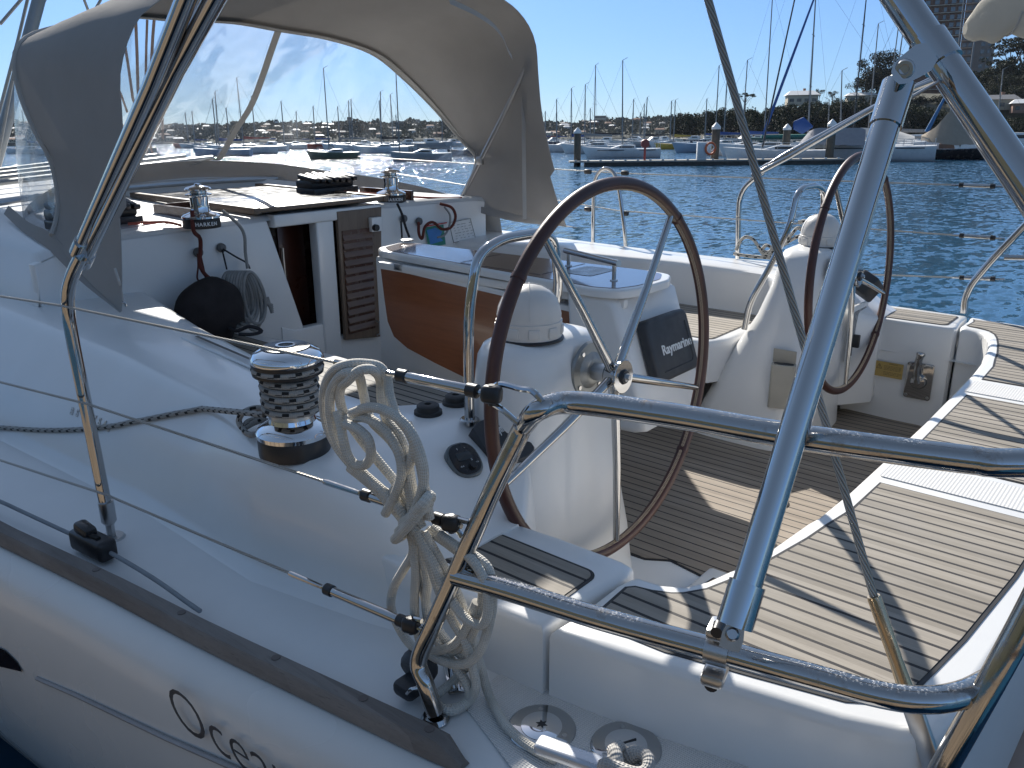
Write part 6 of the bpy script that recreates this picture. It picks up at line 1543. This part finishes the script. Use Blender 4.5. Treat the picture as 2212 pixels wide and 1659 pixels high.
def maketree(kind, seed, label, group):
    if kind == 'fig': bl = blobset(seed, 16, .40, .16, .80, .20); lf = .022; n = 3600; m = F1; tr = .035
    elif kind == 'pine': bl = blobset(seed, 18, .28, .26, .86, .17, .8); lf = .018; n = 4200; m = F2; tr = .025
    elif kind == 'umbrella': bl = blobset(seed, 12, .55, .78, .92, .15, .35); lf = .02; n = 1900; m = F2; tr = .03
    else: bl = blobset(seed, 10, .30, .5, .88, .15, .7); lf = .02; n = 1500; m = F3; tr = .022
    t = thing('tree', (0, 0, 0), label, 'tree', group, fr=MW)
    put('crown', crown(seed, n, bl, lf), m, t, fr=MW, smooth=0)
    g = G().tube([(0, 0, -.05), (.01, 0, .25), (-.01, .01, .55), (0, 0, .75)], [tr*1.3, tr, tr*.7, tr*.3], 7); r = random.Random(seed)
    for c, rad, sc in bl[:7]: g.tube([(0, 0, r.uniform(.28, .5)), (c[0]*.5, c[1]*.5, c[2]*.8), c], [tr*.55, tr*.35, tr*.15], 5)
    put('trunk', g, m_bark, t, fr=MW); return t
proto = {k: [maketree(k, s+i*17, 'x', None) for i in range(3 if k == 'fig' else 2)] for k, s in (('fig', 3), ('pine', 40), ('umbrella', 70), ('gum', 90))}
USED = set()
def tree(kind, x, D, yb, yt, label, group, wide=1.0):
    i = rnd.randrange(len(proto[kind])); pr_ = proto[kind][i]; zb = max(0, hgt(D, yb, x)); zt = hgt(D, yt, x); p = WP(x, D); p.z = zb-.2
    h = (zt-zb)/.92
    if pr_.name not in USED: USED.add(pr_.name); o = pr_
    else: o = clone(pr_)
    o.location = p; o.scale = (h*wide, h*wide, h); o.rotation_euler = (0, 0, rnd.uniform(0, 6.28)); o['label'] = label; o['group'] = group; return o
FR_T = [(1458, 252), (1475, 243), (1500, 239), (1531, 236), (1576, 229), (1643, 229), (1690, 222), (1750, 214), (1808, 211), (1850, 214), (1900, 216), (1960, 224), (2000, 230), (2060, 240), (2120, 246), (2230, 246)]
GR = 'dense evergreen trees along the wooded point'
k = 0
n_front = 0
for x in range(1466, 2230, 22):
    k += 1; D = 300-(x-1450)*.10+rnd.uniform(-8, 8)
    ref = 'left of the leaning twisted backstay' if x < 1590 else ('between the twisted backstay and the tall pale mast' if x < 1735 else ('between the tall pale mast and the pines' if x < 1850 else ('below the two towers' if x < 2110 else 'below the right-hand houses')))
    tree('fig', x, D, 303, lerp(FR_T, x)+rnd.uniform(-3, 3), 'dark green tree in the shore row ' + ref, GR+' '+ref, 1.0)
# second row fills
for x in range(1690, 2230, 30):
    tree('fig', x, 335, 262, lerp([(1690, 226), (1760, 212), (1850, 205), (1950, 200), (2000, 205), (2060, 195), (2110, 200), (2230, 210)], x)+rnd.uniform(-3, 5), 'dense dark green tree on the slope behind the shore row', 'evergreens on the slope', 1.0)
for x, yt, yb, kd, w, lab in [(1862, 128, 215, 'pine', 1.0, 'dark pine standing left of the taller pine pair on the rise'), (1884, 114, 215, 'pine', 1.0, 'tallest dark pine on the rise left of the towers'), (1910, 126, 215, 'pine', 1.05, 'rounded dark pine nearest the brick tower'), (1838, 165, 222, 'gum', .9, 'small gum tree at the left foot of the pines'), (1605, 202, 240, 'umbrella', 1.0, 'lone open-crowned tree rising above the hedge behind the backstay'),
                          (1762, 192, 222, 'gum', .9, 'small tree right of the cream house'), (1790, 196, 224, 'gum', 1.1, 'bushy tree left of the white roofs')]: tree(kd, x, 345, yb, yt, lab, 'trees on the skyline of the rise', w)
for x, yt, yb, kd, w in [(2135, 128, 200, 'umbrella', .8), (2160, 102, 190, 'umbrella', .9), (2190, 86, 190, 'umbrella', 1.0), (2222, 90, 190, 'umbrella', 1.0)]: tree(kd, x, 352, yb, yt, 'flat-topped dark tree on the right hill crest against the sky', 'flat-topped trees on the right hill', w)
for x in range(2080, 2240, 22):
    for D, dy in ((345, 0), (330, 28), (318, 55)):
        tree('gum' if (x+D) % 3 else 'fig', x, D, lerp([(2080, 240), (2240, 225)], x)+dy*.4, lerp([(2080, 175), (2110, 150), (2145, 132), (2240, 122)], x)+dy+rnd.uniform(-5, 5), 'olive green tree on the steep right hillside', 'trees on the right hillside', 1.05)
# hill terrain of the point
def terrain(name, tab, D0, D1, D2, xs, mat, rough=1.):
    rows = []
    for j, (D, f) in enumerate([(D0, 0), (D0+3, .12), ((D0+D1)/2, .6), (D1, 1.), ((D1+D2)/2, .8), (D2, 0)]):
        r_ = []
        for x in xs:
            z = max(0, hgt(D1, lerp(tab, x), x)-.0)*f; q = WP(x, D); z *= 1+.08*noise.noise(Vector((x*.02, j, 0)))*rough; r_.append(Vector((q.x, q.y, z-.15)))
        rows.append(r_)
    return put(name, G().grid(rows), mat, None, kind='structure', fr=MW, smooth=80)
m_earth = plain('wooded_ground', (.05, .05, .03), .95, var=.4, sc=.05)
terrain('hill', [(1448, 298), (1470, 272), (1560, 256), (1690, 240), (1780, 228), (1850, 215), (1950, 208), (2050, 195), (2110, 165), (2240, 145)], 296, 350, 600, range(1448, 2420, 12), m_earth)
m_wall = plain('shore_wall', (.32, .28, .20), .8, var=.2, sc=.3)
g = G(); rows = [[WP(x, 286+(x < 1400)*0)+Vector((0, 0, z)) for x in range(1300, 2260, 20)] for z in (-.3, 1.3)]
g.sheet(rows, .4); put('shore_wall', g, m_wall, None, 'low pale sea wall running below the wooded point', 'sea wall', fr=MW)
# far shore
RIDGE = [(-400, 262), (0, 266), (200, 272), (330, 276), (430, 273), (520, 268), (600, 265), (700, 268), (760, 262), (800, 266), (900, 262), (960, 264), (1040, 270), (1180, 268), (1240, 266), (1300, 259), (1400, 256), (1460, 250), (1600, 250), (1900, 252), (2400, 258)]
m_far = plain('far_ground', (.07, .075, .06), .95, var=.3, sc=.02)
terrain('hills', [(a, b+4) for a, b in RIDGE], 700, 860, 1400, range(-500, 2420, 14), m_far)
r = random.Random(5); g = G(); vs = []; fs = []
for _ in range(46000):
    x = r.uniform(-420, 1480) if r.random() < .85 else r.uniform(1480, 2300); f = r.random()**.7; D = 703+157*f; yr = lerp(RIDGE, x)
    top_ = hgt(860, yr+4, x); z = top_*(f*.95)+r.random()*(4.2+3.5*noise.noise(Vector((x*.04, f*4, 1)))); p = WP(x, D); p.z = z
    s = r.uniform(1., 2.6); a = Vector((r.gauss(0, 1), r.gauss(0, 1), r.gauss(0, 1))).normalized(); b = a.orthogonal().normalized(); c2 = a.cross(b); k = len(vs)
    vs += [p+b*s, p+c2*s*.6, p-b*s, p-c2*s*.6]; fs.append([k, k+1, k+2, k+3])
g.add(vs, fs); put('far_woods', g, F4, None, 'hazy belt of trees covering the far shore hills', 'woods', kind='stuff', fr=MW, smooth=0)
def gable(c, w, d, h, rh, rz_, ov=.4):
    M_ = Matrix.Translation(c) @ Matrix.Rotation(rz_, 4, 'Z'); wl = G().box(M_ @ Vector((0, 0, h/2)), (w, d, h), Euler((0, 0, rz_)))
    W, D_ = w/2+ov, d/2+ov
    rf = G().add([M_ @ Vector(p) for p in [(-W, -D_, h), (W, -D_, h), (W, D_, h), (-W, D_, h), (-W*.7, 0, h+rh), (W*.7, 0, h+rh)]], [[0, 1, 5, 4], [1, 2, 5], [2, 3, 4, 5], [3, 0, 4], [3, 2, 1, 0]])
    wn_ = G()
    for k in range(max(2, int(w/2.5))):
        xx_ = -w/2+w*(k+.5)/max(2, int(w/2.5))
        for z in ([h*.3, h*.72] if h > 5 else [h*.5]): wn_.box(M_ @ Vector((xx_, -d/2-.02, z)), (w*.12+.3, .08, 1.1), Euler((0, 0, rz_)))
    return wl, rf, wn_
tiles = [cm('roof_terracotta', (.22, .10, .06), .8), cm('roof_grey', (.16, .16, .17), .7), cm('roof_white', (.6, .6, .6), .6)]
walls = [cm('wall_cream', (.48, .42, .32), .8), cm('wall_white', (.62, .61, .58), .8), cm('wall_brick', (.24, .13, .09), .85), cm('wall_sand', (.36, .30, .22), .8)]
r = random.Random(9)
for k in range(96):
    x = r.uniform(-60, 1450) if k > 12 else r.uniform(1130, 1460); f = r.uniform(.02, .92); D = 700+160*f-4; z = hgt(860, lerp(RIDGE, x)+4, x)*f*.95+1.2; p = WP(x, D); p.z = z
    w, dd_, h = r.uniform(4.5, 8.5), r.uniform(4, 6), r.choice([2.2, 2.4, 3.6]); br = math.atan2(p.y, p.x)-PI/2+r.uniform(-.4, .4)
    h_ = thing('house', p, 'small distant house among the trees of the far shore', 'house', 'houses scattered on the far shore', fr=MW)
    a, b, c = gable(p, w, dd_, h, r.uniform(.8, 1.3), br); wm = r.choice(walls); put('wall', a, wm, h_, fr=MW); put('roof', b, r.choice(tiles), h_, fr=MW, smooth=0); put('window', c, GLS, h_, fr=MW, smooth=0)
for x, y0, w, lab in [(1296, 250, 26, 'wide flat-roofed block on the far ridge above the lone pile'), (757, 253, 9, 'small tower block on the far ridge right of the tallest windscreen mast'), (905, 260, 9, 'square block on the far skyline behind the right winch'), (868, 262, 8, 'low grey block on the far skyline'), (600, 258, 7, 'small tower on the far skyline behind the white zip strip'), (1055, 262, 14, 'long low block on the far ridge beside the sprayhood')]:
    p = WP(x, 840); wz = w/1867*840; zt = hgt(840, y0, x); zb = hgt(840, lerp(RIDGE, x)+6, x); br = math.atan2(p.y, p.x)-PI/2
    t = thing('apartment_block', p+Vector((0, 0, zb)), lab, 'apartment block', 'blocks on the far skyline', fr=MW)
    put('wall', wbox(G(), p+Vector((0, 0, (zt+zb)/2)), (wz, 9, zt-zb), br), walls[r.randrange(4)], t, fr=MW)
    g = G(); nf = max(2, int((zt-zb)/3))
    for j in range(nf): wbox(g, p+Vector((0, 0, zb+(j+.6)*(zt-zb)/nf)), (wz*.85, 9.2, 1.1), br)
    put('window_band', g, GLS, t, fr=MW, smooth=0)
# houses of the right shore
for (x, D, yb, yt, wpx, rc, wc_, lab) in [(1724, 344, 228, 196, 58, 2, 0, 'cream two-storey house with a pale roof above the hedge'), (1850, 343, 222, 200, 52, 2, 0, 'low house with a long white roof left of the pines'), (2150, 312, 238, 205, 52, 1, 3, 'brown gabled house on the right hillside'), (2205, 306, 244, 214, 46, 2, 2, 'house with pale flat roof at the right edge'), (1552, 283, 301, 288, 26, 1, 0, 'small cream boathouse under the trees behind the service box'), (1815, 284, 300, 286, 24, 1, 1, 'white shed under the trees behind the grey tent'), (2050, 330, 208, 176, 30, 1, 3, 'brown house tucked below the concrete tower')]:
    zb, zt = max(.5, hgt(D, yb, x)), hgt(D, yt, x); p = WP(x, D); p.z = zb; br = math.atan2(p.y, p.x)-PI/2+.15; w = wpx/1867*D
    t = thing('house', p, lab, 'house', 'houses on the wooded point', fr=MW); a, b, c = gable(p, w, w*.7, (zt-zb)*.68, (zt-zb)*.32, br, .7)
    put('wall', a, walls[wc_], t, fr=MW); put('roof', b, tiles[rc], t, fr=MW, smooth=0); put('window', c, GLS, t, fr=MW, smooth=0)
    if wpx > 40: put('chimney', wbox(G(), p+Vector((w*.2, 0, (zt-zb)*.95)), (.9, .9, 2.2), br), walls[2], t, fr=MW)
# towers
m_brick = plain('tower_brick', (.13, .068, .05), .85, var=.15, sc=.4); m_conc = plain('tower_concrete', (.17, .165, .16), .85, var=.12, sc=.2); m_slab = plain('balcony_slab', (.42, .38, .32), .8); m_win = plain('tower_glass', (.12, .16, .19), .12)
def tower(x0, x1, D, ytop, ybase, mat, label, cols, depth, brick=True):
    a, b = WP(x0, D), WP(x1, D); w = (b-a).length; c = (a+b)/2; br = math.atan2(c.y, c.x)-PI/2; zt, zb = hgt(D, ytop, x0), max(0, hgt(D, ybase, x0))
    ctr = c+Vector((c.x, c.y, 0)).normalized()*depth/2
    t = thing('apartment_tower', (ctr.x, ctr.y, zb), label, 'tower block', 'tower blocks behind the wooded point', fr=MW)
    M_ = Matrix.Translation((ctr.x, ctr.y, 0)) @ Matrix.Rotation(br, 4, 'Z')
    put('tower_wall', xf(G().box((0, 0, (zt+zb)/2), (w, depth, zt-zb)), M_), mat, t, fr=MW)
    nf = int((zt-zb)/3.1); win0 = None; cnt = 0
    for j in range(nf):
        z = zt-3.1*(j+.5)
        sl = xf(G().box((-w*.0, -depth/2-.5, z-1.3), (w*(1.0 if brick else .42), 1.1, .22)) if brick else G().box((-w*.33, -depth/2-.6, z-1.3), (w*.36, 1.3, .22)).box((w*.53, 0, z-1.3), (1.2, depth*.8, .2)), M_)
        put('balcony', sl, m_slab, t, fr=MW, smooth=0)
        for k, (cx_, ww) in enumerate(cols):
            if cnt >= 98: break
            if win0 is None:
                win0 = put('window', xf(G().box((0, 0, 0), (1, .12, 1.7)), Matrix.Rotation(br, 4, 'Z')), m_win, t, fr=MW, smooth=0)
                o = win0
            else: o = win0.copy(); COL.objects.link(o)
            q = M_ @ Vector((cx_*w, -depth/2-.07, z)); o.location = q-BASE[t.name]+Vector((0, 0, -.85)); o.scale = (ww*w, ww*w, 1); cnt += 1
    if brick:
        g = G()
        for k in range(7): g.box((w*(-.5+k/6), -depth/2-.25, (zt+zb)/2), (.5, .6, zt-zb))
        put('tower_pier', xf(g, M_), m_brick, t, fr=MW, smooth=0)
    return t
tower(1944, 2046, 430, -150, 215, m_brick, 'brown brick tower block with rows of blue windows and balconies', [(-.42, .09), (-.25, .10), (-.05, .11), (.12, .06), (.28, .10), (.42, .08)], 18)
tower(2048, 2120, 455, -150, 190, m_conc, 'grey concrete tower block with white balconies right of the brick tower', [(-.40, .14), (-.22, .10), (.16, .12), (.34, .08)], 16, False)
# air
m, nt, b, o = newmat('air'); nt.nodes.remove(b); v = nt.nodes.new('ShaderNodeVolumePrincipled'); v.inputs['Color'].default_value = (.80, .88, 1, 1); v.inputs['Density'].default_value = .00006; v.inputs['Anisotropy'].default_value = 0
nt.links.new(v.outputs[0], o.inputs['Volume'])
HAZE = True
if HAZE:
    hz_ = put('haze', G().box((0, 700, 48), (5200, 3600, 104)), m, None, kind='stuff', fr=MW, smooth=0)
# ================================================================== camera, light
cam = bpy.data.cameras.new('Camera'); co = bpy.data.objects.new('Camera', cam); COL.objects.link(co)
c, s = math.cos(ROL), math.sin(ROL); rx = _r*c+_d*s; dn = -_r*s+_d*c
mm = Matrix((rx, -dn, -_f)).transposed().to_4x4(); mm.translation = CAM; co.matrix_world = mm
cam.sensor_width = 36; cam.lens = FPX/2212*36; cam.clip_start = .05; cam.clip_end = 8000; scn.camera = co
SA, SE = R(35.5), R(32.5)
sv = Vector((math.sin(SA)*math.cos(SE), math.cos(SA)*math.cos(SE), math.sin(SE)))
sl = bpy.data.lights.new('Sun', 'SUN'); so = bpy.data.objects.new('Sun', sl); COL.objects.link(so); sl.energy = 4.1; sl.angle = R(.5); sl.color = (1, .95, .87)
so.rotation_euler = (-sv).to_track_quat('-Z', 'Y').to_euler()
w = bpy.data.worlds.new('World'); scn.world = w; w.use_nodes = True; nt = w.node_tree; bg = nt.nodes['Background']
sky = nt.nodes.new('ShaderNodeTexSky'); sky.sky_type = 'NISHITA'; sky.sun_disc = False; sky.sun_elevation = SE; sky.sun_rotation = SA; sky.air_density = .75; sky.dust_density = .15; sky.ozone_density = 3.; sky.altitude = 0
tc = nt.nodes.new('ShaderNodeTexCoord'); sp = nt.nodes.new('ShaderNodeSeparateXYZ'); nt.links.new(tc.outputs['Generated'], sp.inputs[0])
cr = nt.nodes.new('ShaderNodeValToRGB'); nt.links.new(sp.outputs[2], cr.inputs[0]); e = cr.color_ramp.elements
e[0].position = 0; e[0].color = (.20, .25, .33, 1); e[1].position = 1; e[1].color = (1.05, .84, .62, 1)
for ps, cc in ((.05, (.21, .265, .345)), (.15, (.26, .325, .41)), (.42, (.66, .59, .49)), (.75, (1.05, .86, .66))): q = e.new(ps); q.color = (*cc, 1)
nt.links.new(mixc(nt, 1., sky.outputs[0], cr.outputs[0], 'MULTIPLY'), bg.inputs[0]); bg.inputs[1].default_value = .15
scn.view_settings.view_transform = 'Standard'; scn.view_settings.look = 'None'; scn.view_settings.exposure = 1.0; scn.view_settings.gamma = 1
scn.cycles.max_bounces = 10; scn.cycles.transparent_max_bounces = 16; scn.cycles.volume_bounces = 0
